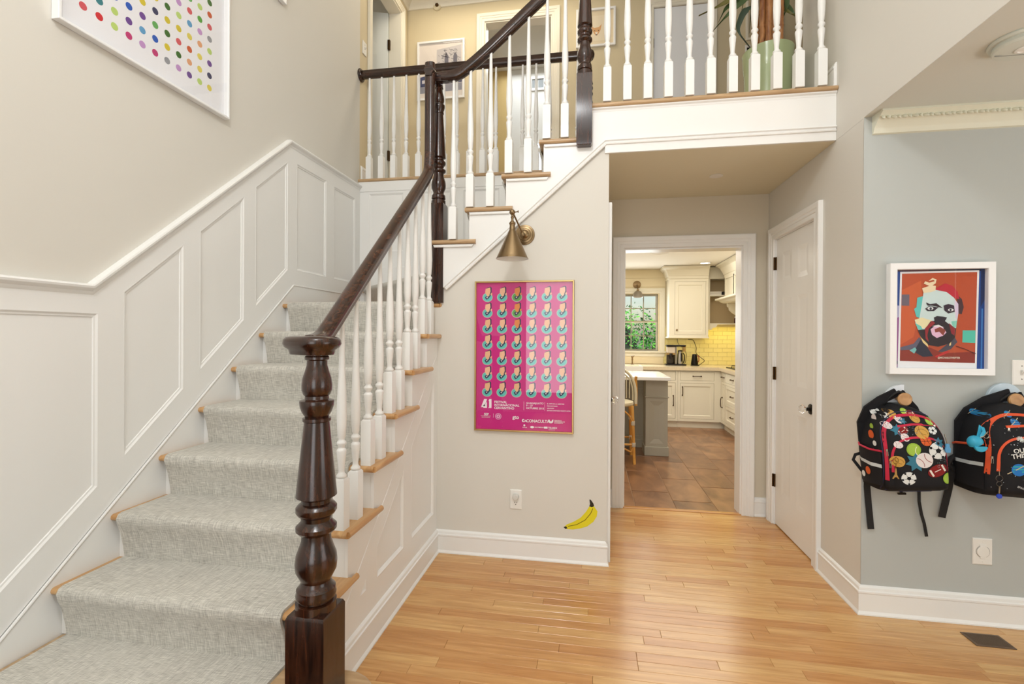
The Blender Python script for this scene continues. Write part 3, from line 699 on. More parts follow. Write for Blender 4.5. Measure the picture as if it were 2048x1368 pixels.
G().lathe([(.001, 3.535), (.038, 3.535), (.046, 3.55), (.050, 3.572), (.044, 3.592), (.030, 3.600), (.001, 3.602)], 24, c=(-.035, Yl+.012, 0)).build('newel_cap', DARK, hb_, smooth=50)

# ------------------------------------------------------------------ framed pictures
class Print:
    """flat print: polygons in layers over a sheet; ink(c) gives the material slot"""
    def __init__(s, mp, x0, x1, y0, y1):   # x/y: drawing coordinates of the sheet corners mapped to (u, v)
        s.g = G(); s.mp = mp; s.q = (x0, x1, y0, y1); s.mats = []; s.ix = {}; s.w = .0006; s.step = .00012
    def ink(s, c):
        if c not in s.ix: s.ix[c] = len(s.mats); s.mats.append(mat('print_ink_%d_%d_%d' % c, c, .45, spec=.3))
        return s.ix[c]
    def P(s, x, y): a, b, c, d = s.q; return (a[0]+(x-a[1])*(b[0]-a[0])/(b[1]-a[1]), c[0]+(y-c[1])*(d[0]-c[0])/(d[1]-c[1]))
    def poly(s, pts, c, up=True):
        if up: s.w += s.step
        q = [s.P(*p) for p in pts]
        bm = bmesh.new(); vs = [bm.verts.new((u, v, 0)) for u, v in q]; E = [bm.edges.new((vs[i], vs[(i+1) % len(vs)])) for i in range(len(vs))]
        if len(q) > 4:
            bmesh.ops.triangle_fill(bm, edges=E, use_beauty=True); bm.verts.index_update()
            V = [(v.co.x, v.co.y) for v in bm.verts]; Fc = [tuple(v.index for v in f.verts) for f in bm.faces]
        else: V = q; Fc = [tuple(range(len(q)))]
        bm.free(); s.g.add([s.mp(u, v, s.w) for u, v in V], Fc, s.ink(c))
    def ell(s, x, y, rx, ry, c, n=20, up=True, a0=0, a1=2*pi): s.poly([(x+rx*cos(a0+(a1-a0)*k/n), y+ry*sin(a0+(a1-a0)*k/n)) for k in range(n if a1-a0 > 6.2 else n+1)], c, up)
    def line(s, pts, wd, c):
        s.w += s.step
        for (x0, y0), (x1, y1) in zip(pts, pts[1:]):
            d = Vector((x1-x0, y1-y0)); L = d.length or 1; n = Vector((-d.y, d.x))/L*wd/2; e = d/L*wd*.3
            s.poly([(x0-e.x+n.x, y0-e.y+n.y), (x1+e.x+n.x, y1+e.y+n.y), (x1+e.x-n.x, y1+e.y-n.y), (x0-e.x-n.x, y0-e.y-n.y)], c, False)
    def text(s, body, x, y, size, c, sx=1):   # size in drawing units, y = baseline
        s.w += s.step; u, v = s.P(x, y); k = abs((s.q[3][0]-s.q[2][0])/(s.q[3][1]-s.q[2][1])); text_geo(s.g, body, size*k*1.35, s.mp, u, v, s.w, s.ink(c), sx=sx)
    def build(s, parent, name='print'): return s.g.build(name, s.mats, parent)

def framed(name, label, cat, mpf, u0, u1, v0, v1, fw, depth, fmat, group=None, back=.004, glass=True, loc=None, glassw=None):
    """frame box: mpf(u,v,w) with w=0 the wall"""
    o = thing(name, loc or mpf((u0+u1)/2, v0, 0), label, cat, group)
    g = G(); g.mould(rect(u0+fw, u1-fw, v0+fw, v1-fw), [(0, .002), (0, depth-.002), (-.002, depth), (-fw+.002, depth), (-fw, depth-.002), (-fw, .002)], mpf, closed=True)
    g.build('frame', fmat, o)
    if glass:
        gm = glass_pane(); G().add([mpf(u, v, glassw or depth-.006) for u, v in rect(u0+fw, u1-fw, v0+fw, v1-fw)], [(0, 1, 2, 3)]).build('glass_pane', gm, o)
    return o
def glass_pane():
    if 'picture_glass' in MATS: return MATS['picture_glass']
    m = bpy.data.materials.new('picture_glass'); m.use_nodes = True; n = m.node_tree.nodes; l = m.node_tree.links
    for x in list(n): n.remove(x)
    out = n.new('ShaderNodeOutputMaterial'); mx = n.new('ShaderNodeMixShader'); tr = n.new('ShaderNodeBsdfTransparent'); gl = n.new('ShaderNodeBsdfGlossy'); lw = n.new('ShaderNodeLayerWeight'); pw = n.new('ShaderNodeMath'); pw.operation = 'POWER'; pw.inputs[1].default_value = 5; fr = n.new('ShaderNodeMath'); fr.operation = 'MULTIPLY_ADD'; fr.inputs[1].default_value = .93; fr.inputs[2].default_value = .06
    lw.inputs['Blend'].default_value = .5; l.new(lw.outputs['Facing'], pw.inputs[0]); l.new(pw.outputs[0], fr.inputs[0])
    gl.inputs['Roughness'].default_value = .01
    l.new(fr.outputs[0], mx.inputs[0]); l.new(tr.outputs[0], mx.inputs[1]); l.new(gl.outputs[0], mx.inputs[2]); l.new(mx.outputs[0], out.inputs[0])
    MATS['picture_glass'] = m; return m
WFRAME = mat('white_frame', (242, 242, 242), .3)

# festival poster
mpp = XZ(Yp)
po = framed('poster', 'tall magenta festival poster in a thin gold frame on the centre wall', 'poster', mpp, -.690, -.0985, .753, 1.647, .0095, .022, GOLD)
pr = Print(lambda u, v, w: mpp(u, v, .004+w), (-.690, 82), (-.0985, 885), (1.647, 92), (.753, 1305))
MAG = (206, 38, 132); NAV = (40, 38, 78); TEAL = (92, 196, 190); TRIMT = (168, 196, 176); FLESH = (236, 184, 140); ORG = (226, 140, 70); GRN = (96, 168, 84); WHT = (248, 240, 246)
pr.poly([(90, 98), (878, 98), (878, 1298), (90, 1298)], MAG)
for j in range(7):
    for i in range(6):
        x = 184+i*121; y = 214+j*128.5
        skin = ORG if (i == 2 and j < 3) else ((240, 190, 154) if (i+j) % 2 else FLESH)
        disc = GRN if (i == 2 and j < 2) else TEAL
        w0 = pr.w
        pr.ell(x, y+8, 43, 38, TRIMT); pr.ell(x, y+8, 37, 32, disc)
        pr.poly([(x-12, y-66), (x+24, y-80), (x+34, y-70), (x+34, y-30), (x+24, y-6), (x+10, y-16)], NAV)
        pr.poly([(x-16, y-62), (x+22, y-72), (x+25, y-40), (x+14, y-6), (x, y+4), (x-14, y-18), (x-20, y-34)], skin)
        pr.poly([(x-22, y+6), (x-6, y-4), (x+4, y+4), (x+24, y-14), (x+28, y-6), (x+8, y+18), (x-8, y+28), (x-16, y+18)], NAV)
        pr.poly([(x+24, y-18), (x+34, y-30), (x+40, y-18), (x+30, y-6)], skin)
        pr.poly([(x-12, y+8), (x-2, y+4), (x+2, y+10), (x-4, y+16), (x-6, y+10)], WHT)
        pr.w = w0
pr.w += .001
pr.poly([(134, 1118), (160, 1050), (184, 1050), (176, 1080), (150, 1108), (168, 1108), (168, 1084), (184, 1074), (184, 1122), (152, 1122), (152, 1116)], WHT)
pr.poly([(196, 1064), (204, 1050), (222, 1050), (222, 1122), (196, 1122), (196, 1118), (202, 1116), (202, 1066)], WHT)
for k, t in enumerate(('FESTIVAL', 'INTERNACIONAL', 'CERVANTINO')): pr.text(t, 244, 1080+k*24, 19, WHT, 1.02)
for k, t in enumerate(('GUANAJUATO', '9 – 27', 'OCTUBRE 2013')): pr.text(t, 506, 1080+k*20, 15, WHT, 1.05)
for k, t in enumerate(('EL ARTE DE LA LIBERTAD', 'PAIS INVITADO', 'URUGUAY', 'ESTADO INVITADO NUEVO LEON')): pr.text(t, 674, 1078+k*18, 9, WHT)
for x in (488, 656): pr.line([(x, 1062), (x, 1130)], 2, WHT)
pr.text('SEP', 160, 1182, 20, WHT); pr.line([(134, 1186), (218, 1186)], 1.5, WHT); pr.line([(140, 1194), (212, 1194)], 1.5, WHT); pr.line([(142, 1201), (210, 1201)], 1.5, WHT); pr.line([(238, 1166), (238, 1198)], 2, WHT)
pr.ell(279, 1187, 26, 26, (232, 170, 206)); pr.ell(279, 1187, 21, 21, (214, 96, 160)); pr.ell(279, 1187, 14, 14, (240, 200, 222)); pr.ell(279, 1187, 6, 8, (214, 96, 160))
pr.text('gto', 396, 1202, 30, WHT); pr.text('CONACULTA', 508, 1226, 24, WHT, .94); pr.ell(484, 1214, 11, 13, WHT); pr.ell(488, 1214, 5, 7, MAG); pr.text('A', 494, 1226, 20, WHT)
pr.poly([(686, 1198), (696, 1200), (700, 1212), (712, 1212), (716, 1200), (726, 1198), (724, 1220), (706, 1230), (690, 1220)], WHT)
pr.text('CASA DE LA', 732, 1208, 8, WHT); pr.text('UNIVERSIDAD DE', 732, 1218, 8, WHT); pr.text('GUANAJUATO', 732, 1228, 8, WHT)
pr.ell(493, 1252, 8, 8, WHT); pr.text('TELEVISA', 476, 1272, 7, WHT); pr.ell(556, 1264, 16, 9, WHT); pr.text('MULTIMEDIOS', 576, 1268, 9, WHT); pr.text('TELMEX', 684, 1272, 15, WHT); pr.poly([(652, 1256), (680, 1256), (680, 1272), (652, 1272)], WHT); pr.line([(688, 1280), (738, 1280)], 2, WHT)
pr.build(po)

# spotted print high on the left wall
mpl = YZ(Xw)
ao = framed('framed_print', 'large white framed print of small coloured dots, high on the left wall', 'picture', mpl, 1.472, 2.322, 2.492, 3.60, .012, .034, WFRAME)
pr = Print(lambda u, v, w: mpl(u, v, .006+w), (0, 0), (1, 1), (0, 0), (1, 1))
pr.q = ((0, 0), (1, 1), (0, 0), (1, 1)); pr.poly(rect(1.478, 2.316, 2.498, 3.594), (242, 242, 246))
DC = [(38, 92, 190), (226, 210, 96), (96, 160, 206), (214, 52, 60), (190, 216, 120), (206, 92, 48), (90, 168, 60), (70, 78, 166), (168, 206, 200), (112, 72, 150), (196, 150, 206), (216, 196, 54), (196, 60, 120), (58, 60, 96), (150, 152, 158), (226, 164, 120), (60, 110, 40), (104, 176, 96), (64, 132, 140), (216, 92, 100)]
rg = random.Random(5)
pr.w += .0003
for i in range(11):
    for j in range(15):
        pr.ell(1.579+i*.063, 2.6105+j*.0635, .0155, .0155, DC[rg.randrange(len(DC))], 18, False)
pr.build(ao)
o2 = framed('framed_print', 'corner of a narrow white frame at the top edge of the left wall', 'picture', mpl, 2.30, 2.815, 3.455, 3.95, .02, .03, WFRAME, glass=False)
G().add([mpl(u, v, .012) for u, v in rect(2.32, 2.795, 3.475, 3.93)], [(0, 1, 2, 3)]).build('print', mat('plain_mount', (214, 206, 192), .6), o2)

# portrait on the side room wall
mpg = XZ(Yg-.0012)
pf = framed('portrait_print', 'pop art portrait of a bearded man on orange ground in a white frame', 'picture', mpg, 1.383, 1.814, 1.152, 1.672, .030, .036, WFRAME)
pr = Print(lambda u, v, w: mpg(u, v, .012+w), (1.413, 85), (1.784, 1215), (1.647, 30), (1.179, 1300))
pr.poly([(85, 20), (1220, 20), (1220, 1305), (85, 1305)], (24, 70, 150))
w0 = pr.w
pr.poly([(85, 20), (520, 20), (520, 70), (85, 60)], (70, 20, 40)); pr.poly([(520, 20), (1220, 20), (1220, 70), (520, 70)], (16, 20, 44)); pr.poly([(1165, 20), (1220, 20), (1220, 420), (1165, 520)], (24, 44, 96))
pr.poly([(85, 660), (160, 640), (150, 1280), (85, 1290)], (150, 72, 150)); pr.poly([(85, 490), (150, 500), (150, 640), (85, 670)], (178, 178, 216)); pr.poly([(85, 1190), (150, 1215), (150, 1250), (85, 1240)], (40, 24, 80)); pr.poly([(1175, 540), (1195, 540), (1190, 1290), (1170, 1290)], (64, 130, 206))
pr.poly([(155, 66), (1145, 60), (1122, 1298), (130, 1294)], (238, 240, 244))
pr.poly([(178, 90), (1120, 82), (1100, 1222), (158, 1206)], (186, 76, 36))
pr.poly([(178, 300), (420, 180), (440, 420), (330, 900), (165, 1000)], (204, 92, 44)); pr.poly([(165, 1060), (420, 980), (700, 1100), (1102, 1080), (1100, 1222), (158, 1206)], (140, 44, 28))
pr.poly([(176, 356), (274, 356), (274, 500), (174, 498)], (106, 96, 110)); pr.poly([(946, 812), (1104, 812), (1102, 970), (942, 964)], (84, 198, 176))
# shoulders and collar
pr.poly([(165, 1030), (330, 985), (400, 900), (460, 960), (480, 1060), (330, 1060), (165, 1070)], (92, 90, 112)); pr.poly([(350, 1060), (420, 930), (500, 1020), (580, 1140), (450, 1150), (360, 1100)], (30, 34, 56)); pr.poly([(280, 1070), (350, 1030), (370, 1060), (340, 1110)], (120, 190, 190))
pr.poly([(640, 1080), (790, 960), (850, 900), (880, 960), (800, 1050), (690, 1090)], (70, 68, 84)); pr.poly([(600, 1140), (760, 1070), (790, 1085), (620, 1160)], (196, 36, 40))
pr.poly([(410, 880), (450, 970), (520, 1030), (500, 960)], (240, 216, 150)); pr.poly([(780, 930), (806, 920), (800, 1000), (780, 1010)], (240, 216, 150))
# head
pr.poly([(870, 360), (930, 420), (955, 520), (930, 610), (880, 600)], (70, 38, 44)); pr.poly([(590, 290), (720, 220), (810, 250), (880, 330), (900, 420), (780, 400), (640, 330)], (190, 30, 52))
pr.poly([(440, 380), (372, 400), (362, 520), (332, 540), (360, 640), (410, 660), (440, 560)], (96, 200, 196))
pr.poly([(430, 480), (450, 330), (520, 280), (600, 300), (740, 330), (830, 400), (885, 480), (888, 600), (860, 780), (800, 850), (460, 850), (380, 800), (340, 680), (400, 660)], (206, 226, 226))
pr.poly([(340, 680), (430, 650), (560, 690), (480, 780), (400, 800)], (236, 226, 180)); pr.poly([(345, 720), (420, 760), (460, 830), (385, 800)], (110, 204, 196)); pr.poly([(800, 700), (872, 690), (862, 780), (820, 770)], (130, 206, 190)); pr.poly([(840, 430), (886, 480), (888, 600), (860, 680), (840, 560)], (220, 206, 232))
pr.poly([(430, 280), (520, 250), (450, 220), (470, 190), (520, 210), (590, 190), (570, 175), (510, 190), (560, 150), (612, 170), (600, 220), (560, 245), (604, 250), (600, 310), (540, 330), (450, 340)], (238, 220, 184))
# beard, mouth, nose, eyes
pr.poly([(470, 800), (540, 700), (590, 690), (700, 680), (780, 740), (860, 790), (850, 900), (780, 980), (640, 1020), (520, 1000), (420, 900), (380, 810)], (34, 20, 30)); pr.poly([(470, 790), (560, 690), (600, 720), (520, 790), (500, 880), (520, 960), (480, 920)], (150, 24, 36)); pr.poly([(770, 720), (850, 790), (840, 880), (800, 850)], (140, 26, 40))
pr.poly([(540, 800), (590, 760), (690, 770), (740, 840), (700, 880), (620, 910), (560, 870)], (232, 190, 218)); pr.poly([(590, 800), (660, 770), (730, 810), (700, 880), (650, 830), (600, 840)], (140, 60, 44)); pr.poly([(560, 760), (640, 742), (710, 778), (640, 768)], (240, 240, 240))
pr.poly([(580, 650), (620, 632), (700, 640), (745, 650), (730, 680), (700, 720), (620, 720), (590, 690)], (34, 22, 40))
pr.poly([(480, 460), (530, 480), (610, 470), (650, 500), (690, 530), (640, 520), (560, 500), (500, 500)], (40, 20, 34)); pr.poly([(700, 500), (760, 480), (830, 500), (840, 580), (760, 600), (710, 560)], (46, 26, 46))
pr.poly([(468, 540), (520, 505), (610, 520), (640, 520), (580, 570), (500, 570)], (40, 26, 44)); pr.ell(535, 535, 38, 20, (226, 230, 232)); pr.ell(538, 538, 15, 17, (40, 40, 60)); pr.ell(790, 555, 36, 17, (226, 230, 232)); pr.ell(786, 556, 14, 15, (40, 40, 60))
pr.line([(860, 1010), (980, 1050), (1100, 1105)], 8, (70, 24, 24))
pr.text('@MICHAELSTHRIFTER', 630, 1168, 23, (236, 226, 210), .8)
pr.build(pf)

# plain yellow banana-shaped decal: a generic stand-in low on the centre wall
ban = thing('wall_decal', (-.05, Yp, .2), 'yellow crescent fruit decal with dark tips, low on the centre wall', 'decal')
pr = Print(lambda u, v, w: mpp(u, v, w), (-.154, 0), (.042, 100), (.190, 100), (.373, 0)); pr.w = .0006
out = [(2, 93), (10, 84), (30, 74), (50, 60), (66, 40), (76, 22), (78, 14), (84, 12), (92, 24), (100, 36), (98, 52), (88, 70), (70, 86), (50, 94), (28, 99), (10, 99)]
pr.poly(out, (228, 214, 42)); pr.poly([(76, 22), (78, 14), (76, 0), (80, 0), (88, 12), (90, 20), (84, 24)], (40, 34, 20)); pr.poly([(0, 93), (8, 90), (12, 96), (6, 99)], (40, 34, 20)); pr.line([(14, 90), (40, 82), (64, 66), (80, 44), (86, 28)], 2.0, (120, 104, 26))
pr.build(ban, 'decal_film')

# upper hall pictures
mpu = XZ(4.95)
f1 = framed('framed_drawing', 'white framed ink drawing of a building behind the gallery rail', 'picture', mpu, -1.872, -1.344, 3.85, 4.482, .022, .025, WFRAME)
pr = Print(lambda u, v, w: mpu(u, v, .006+w), (-1.85, 0), (-1.366, 100), (4.46, 0), (3.87, 100))
pr.poly(rect(0, 100, 0, 100), (232, 222, 214)); rg = random.Random(3)
pr.poly([(40, 12), (96, 6), (96, 50), (40, 54)], (200, 194, 194)); 
for k in range(60):
    x = 42+rg.random()*50; y = 12+rg.random()*38; pr.line([(x, y), (x+rg.uniform(-1, 7), y+rg.uniform(-1, 5))], .8, (92, 90, 100)); pr.w -= pr.step
for x in (58, 78): pr.poly([(x, 26), (x+4, 18), (x+9, 25), (x+9, 42), (x, 42)], (110, 108, 120))
pr.poly([(2, 60), (30, 56), (50, 58), (98, 54), (98, 74), (2, 78)], (70, 76, 112)); pr.poly([(6, 66), (34, 64), (34, 70), (6, 72)], (214, 208, 214)); pr.poly([(40, 62), (60, 61), (60, 68), (40, 70)], (176, 120, 110)); pr.poly([(0, 78), (98, 75), (98, 88), (0, 90)], (150, 150, 162))
pr.build(f1)
f2 = framed('framed_photo', 'white framed picture of a fox face on pale ground in the upper hall', 'picture', mpu, -.17, .226, 4.262, 4.652, .022, .025, WFRAME)
pr = Print(lambda u, v, w: mpu(u, v, .006+w), (-.148, 0), (.204, 100), (4.63, 0), (4.284, 100))
pr.poly(rect(0, 100, 0, 100), (232, 216, 186)); pr.poly(rect(8, 92, 14, 88), (240, 226, 200))
cx, cy = 52, 58
pr.poly([(cx-14, cy-14), (cx-12, cy-2), (cx-7, cy+8), (cx-2, cy+14), (cx+2, cy+14), (cx+7, cy+8), (cx+12, cy-2), (cx+15, cy-18), (cx+7, cy-10), (cx-6, cy-8)], (222, 172, 120)); pr.ell(cx, cy+12, 2.6, 2, (50, 34, 30)); pr.ell(cx-5, cy, 1.4, 1.4, (60, 40, 30)); pr.ell(cx+6, cy, 1.4, 1.4, (60, 40, 30)); pr.poly([(cx-4, cy+4), (cx+4, cy+4), (cx+2, cy+11), (cx-2, cy+11)], (244, 230, 214))
pr.build(f2)

# ------------------------------------------------------------------ wall plates
def wallplate(name, label, mp, u, v, kind, w=.070, h=.115):
    o = thing(name, mp(u, v-h/2, 0), label, 'switch' if 'switch' in name else 'outlet')
    g = G(); g.add([mp(u+a*w/2*q, v+b*h/2*q, z) for z, q in ((0, 1), (.004, 1), (.0065, .93)) for a, b in ((-1, -1), (1, -1), (1, 1), (-1, 1))], [(j*4+i, j*4+(i+1) % 4, j*4+4+(i+1) % 4, j*4+4+i) for j in range(2) for i in range(4)]+[(8, 9, 10, 11)]); g.build('cover_plate', PLAST, o)
    q = lambda uu, vv: (lambda x, y, z: mp(u+uu+x, v+vv+y, z))
    if kind == 'duplex':
        for dv in ((-.020,)): 
            G().lathe([(.001, .006), (.0165, .006), (.0172, .008), (.001, .0082)], 20, mp=q(0, dv)).build('socket', PLAST, o, smooth=30)
            g = G(); 
            for dx in (-.0065, .0065): g.prism(rect(u+dx-.0012, u+dx+.0012, v+dv+.000, v+dv+.008), .0082, .0088, mp)
            g.lathe([(.001, .0084), (.0028, .0084), (.0028, .0088)], 8, mp=q(0, dv-.009)); g.build('slots', BLACK, o)
        g = G(); g.lathe([(.001, .006), (.017, .006), (.0185, .010), (.018, .026), (.014, .030), (.001, .031)], 20, mp=q(0, .019)); g.build('socket_cap', mat('pale_cap', (212, 210, 204), .4), o, smooth=40)
    if kind == 'toggle':
        for dx in ([-.0, ] if w < .09 else [-.023, .023]):
            G().prism(rect(u+dx-.005, u+dx+.005, v-.012, v+.012), .0065, .0085, mp).build('toggle_slot', mat('toggle_slot', (206, 204, 198), .4), o)
            g = G(); g.add([mp(u+dx+a*.0035, v+b, z) for z, b0, b1 in ((.0085, -.006, .004), (.019, .004, .009)) for a, b in ((-1, b0), (1, b0), (1, b1), (-1, b1))], [(0, 1, 2, 3), (4, 5, 6, 7), (0, 1, 5, 4), (1, 2, 6, 5), (2, 3, 7, 6), (3, 0, 4, 7)]); g.build('toggle', PLAST, o)
            for dv in (-.03, .03): G().lathe([(.001, .0065), (.003, .0065), (.0025, .0078), (.001, .008)], 8, mp=q(dx, dv)).build('screw', mat('screw_steel', (120, 116, 108), .3, 1), o)
    if kind == 'vacuum':
        g = G(); g.lathe([(.001, .0065), (.0245, .0065), (.0255, .0075), (.0255, .0095), (.024, .0105), (.001, .0108)], 28, mp=q(0, 0)); g.build('inlet_cover', PLAST, o, smooth=30)
        G().prism(rect(u-.014, u+.014, v+.022, v+.033), .0065, .0095, mp).build('hinge_tab', PLAST, o, bevel=.001); G().prism(rect(u-.012, u+.012, v-.032, v-.022), .0065, .0095, mp).build('pull_tab', PLAST, o, bevel=.001)
        ring = [mp(u+.0275*cos(a), v+.0275*sin(a), .0068) for a in [k*2*pi/28 for k in range(28)]]; G().tube(ring, .0007, 5, closed=True).build('shadow_gap', mat('plate_joint', (110, 108, 100), .7), o)
        for dv in (-.046, .046): G().lathe([(.001, .0065), (.0032, .0065), (.0028, .0078), (.001, .008)], 8, mp=q(0, dv)).build('screw', PLAST, o)
    return o
wallplate('wall_outlet', 'white duplex outlet with a capped upper socket under the magenta poster', mpp, -.4365, .348, 'duplex')
wallplate('light_switch', 'white double switch plate right of the portrait, cut by the picture edge', mpg, 1.962, 1.167, 'toggle', .118, .115)
wallplate('vacuum_outlet', 'white central vacuum wall inlet low under the backpacks', mpg, 1.790, .337, 'vacuum', .079, .122)
wallplate('light_switch', 'small white switch beside the upper left bedroom opening', YZ(Xw), 3.94, 3.84, 'toggle')

# ------------------------------------------------------------------ brass swing lamp
lp = thing('wall_lamp', (-.392, Yp, 1.92), 'aged brass wall lamp with cone shade above the magenta poster', 'lamp')
q = lambda x, y, z: (-.392+x, Yp-z, 1.920+y)
G().lathe([(.001, 0), (.058, 0), (.060, .003), (.058, .008), (.050, .010), (.048, .014), (.038, .016), (.036, .020), (.026, .023), (.022, .028), (.012, .032), (.001, .034)], 36, mp=q).build('wall_plate', BRASS, lp, smooth=30)
g = G(); a = Vector((-.392, Yp-.03, 1.915)); b = Vector((-.395, Yp-.065, 1.912)); c = Vector((-.432, Yp-.185, 2.004)); g.tube([a, b], .008, 12); g.lathe([(.001, -.013), (.010, -.010), (.013, 0), (.010, .010), (.001, .013)], 14, c=tuple(b)); g.tube([b, c], .0048, 12)
g.build('arm', BRASS, lp, smooth=50)
g = G(); g.lathe([(.001, -.0165), (.009, -.014), (.0150, -.007), (.0165, 0), (.0150, .007), (.009, .014), (.001, .0165)], 18, c=(-.436, Yp-.19, 2.008)); g.tube([(-.42, Yp-.19, 2.008), (-.405, Yp-.192, 2.010)], .003, 8); g.lathe([(.001, 0), (.006, .0), (.007, .004), (.001, .005)], 10, mp=lambda x, y, z: (-.405+z, Yp-.192+x, 2.010+y)); g.build('ball_joint', BRASS, lp, smooth=50)
cx, cy = -.4355, Yp-.19; z0 = 1.743
G().lathe([(.0065, 1.994), (.0065, 1.985), (.010, 1.981), (.0075, 1.974), (.006, 1.966), (.008, 1.960), (.0165, 1.950), (.0185, 1.944), (.0150, 1.938), (.0155, 1.926), (.0165, 1.920), (.017, 1.905)], 20, c=(cx, cy, 0)).build('socket', BRASS, lp, smooth=35)
g = G(); pf_ = [(.0165, 1.910), (.0195, 1.905), (.084, 1.762), (.0865, 1.756), (.0895, 1.752), (.0905, 1.749)]; n = 40
vs = []; 
for r_, z_ in pf_: vs += [(cx+r_*cos(2*pi*i/n), cy+r_*sin(2*pi*i/n), z_) for i in range(n)]
g.add(vs, [(k*n+i, k*n+(i+1) % n, (k+1)*n+(i+1) % n, (k+1)*n+i) for k in range(len(pf_)-1) for i in range(n)]); g.build('lamp_shade', BRASS, lp, smooth=40)
g = G(); vs = []
for r_, z_ in [(.016, 1.907), (.0185, 1.902), (.083, 1.760), (.0895, 1.7485)]: vs += [(cx+r_*cos(2*pi*i/n), cy+r_*sin(2*pi*i/n), z_) for i in range(n)]
g.add(vs, [(k*n+i, k*n+(i+1) % n, (k+1)*n+(i+1) % n, (k+1)*n+i) for k in range(3) for i in range(n)]); g.build('shade_lining', mat('white_enamel', (236, 240, 238), .4), lp, smooth=40)
G().lathe([(.001, 1.79), (.018, 1.795), (.026, 1.815), (.024, 1.835), (.014, 1.855), (.012, 1.88), (.001, 1.88)], 18, c=(cx, cy, 0)).build('bulb', mat('frosted_bulb', (240, 240, 236), .3), lp, smooth=60)

# smoke alarms, floor register
sm = thing('smoke_alarm', (1.495, 1.955, Zg), 'round white smoke alarm on the side room ceiling', 'smoke alarm')
G().lathe([(.001, 0), (.092, 0), (.094, -.006), (.090, -.013), (.001, -.013)], 40, c=(1.495, 1.955, Zg)).build('mounting_ring', mat('alarm_plastic', (214, 220, 212), .45), sm, smooth=30)
G().lathe([(.001, -.013), (.080, -.013), (.082, -.026), (.078, -.034), (.050, -.038), (.001, -.039)], 40, c=(1.495, 1.955, Zg)).build('alarm_body', MATS['alarm_plastic'], sm, smooth=30)
G().lathe([(.001, -.039), (.022, -.039), (.021, -.043), (.014, -.044), (.012, -.041), (.001, -.041)], 24, c=(1.49, 1.95, Zg)).build('test_button', PLAST, sm, smooth=30)
G().box(1.43, 1.56, 1.985, 1.988, Zg-.0395, Zg-.0365).build('vent_slot', mat('alarm_slot', (150, 152, 146), .6), sm)
sm2 = thing('smoke_alarm', (-1.67, 4.95, 4.80), 'small round beige alarm above the framed drawing in the upper hall', 'smoke alarm')
q = lambda x, y, z: (-1.655+x, 4.95-z, 4.855+y)
G().lathe([(.001, 0), (.044, 0), (.046, .008), (.040, .018), (.001, .022)], 28, mp=q).build('alarm_body', mat('beige_plastic', (216, 204, 174), .5), sm2, smooth=30)
G().lathe([(.001, .022), (.020, .020), (.018, .030), (.001, .032)], 16, mp=lambda x, y, z: q(x+.002, y+.006, z)).build('sensor', BRASSD, sm2, smooth=30)
sp = G().lathe([(.001, 0), (.040, 0), (.042, -.003), (.001, -.006)], 28, c=(.80, 3.30, Zc)).build('ceiling_cap', CEIL, smooth=30); sp.name = 'blank_cover'; tag(sp, 'flat round blank cover on the hall ceiling, painted over', 'ceiling cover')
rv = thing('floor_register', (1.71, 2.4, 0), 'dark bronze floor register set in the oak planks', 'floor vent')
G().plate(rect(1.642, 1.792, 2.348, 2.444), [rect(1.650, 1.784, 2.356, 2.436)], -.006, .0035, XY(0)).build('frame', mat('register_bronze', (112, 92, 74), .5, .4), rv)
G().box(1.645, 1.79, 2.35, 2.44, -.003, .0008).build('back_plate', mat('register_dark', (52, 42, 38), .6), rv)
lm = None
for k in range(22):
    if lm is None: o = G().box(0, .0036, 0, .079, .0008, .0030).build('louver', MATS['register_bronze'], rv); lm = o; o.matrix_parent_inverse = Matrix.Translation(-rv.location)
    else: o = lm.copy(); COL.objects.link(o)
    o.location = (1.6515+k*.0061, 2.3565, 0)

# ------------------------------------------------------------------ coat hooks and backpacks
WOODK = wood('turned_birch', ((168, 122, 74), (206, 160, 108)), (8, 8, 8), .45, .1, rnd=False)
def hook(name, label, u, v, shape, pm):
    o = thing(name, (u, Yg-.0012, v), label, 'coat hook', None)
    mp = lambda x, y, w: (u+x, Yg-.0012-w, v+y)
    if shape == 'quarter': g = G().prism([(.03, .062)]+[(.03+.085*cos(a), -.022+.085*sin(a)) for a in [pi/2+k*pi/24 for k in range(13)]]+[(.03, -.022)], 0, .018, mp)
    else: g = G().lathe([(.001, 0), (.068, 0), (.070, .003), (.070, .016), (.067, .018), (.001, .018)], 40, mp=mp)
    g.build('back_plate', pm, o, smooth=30, bevel=.002 if shape == 'quarter' else 0)
    G().lathe([(.001, .018), (.011, .018), (.0095, .045), (.013, .060), (.0275, .066), (.030, .071), (.030, .077), (.026, .081), (.001, .082)], 28, mp=mp).build('peg', WOODK, o, smooth=40)
    return o
hook('coat_hook', 'quarter round white wall hook with wooden peg holding the sports ball backpack', 1.424, 1.040, 'quarter', mat('hook_white', (226, 230, 236), .35))
hook('coat_hook', 'round pale blue wall hook with wooden peg holding the outer space backpack', 1.866, 1.048, 'round', mat('hook_pale_blue', (196, 212, 224), .35))

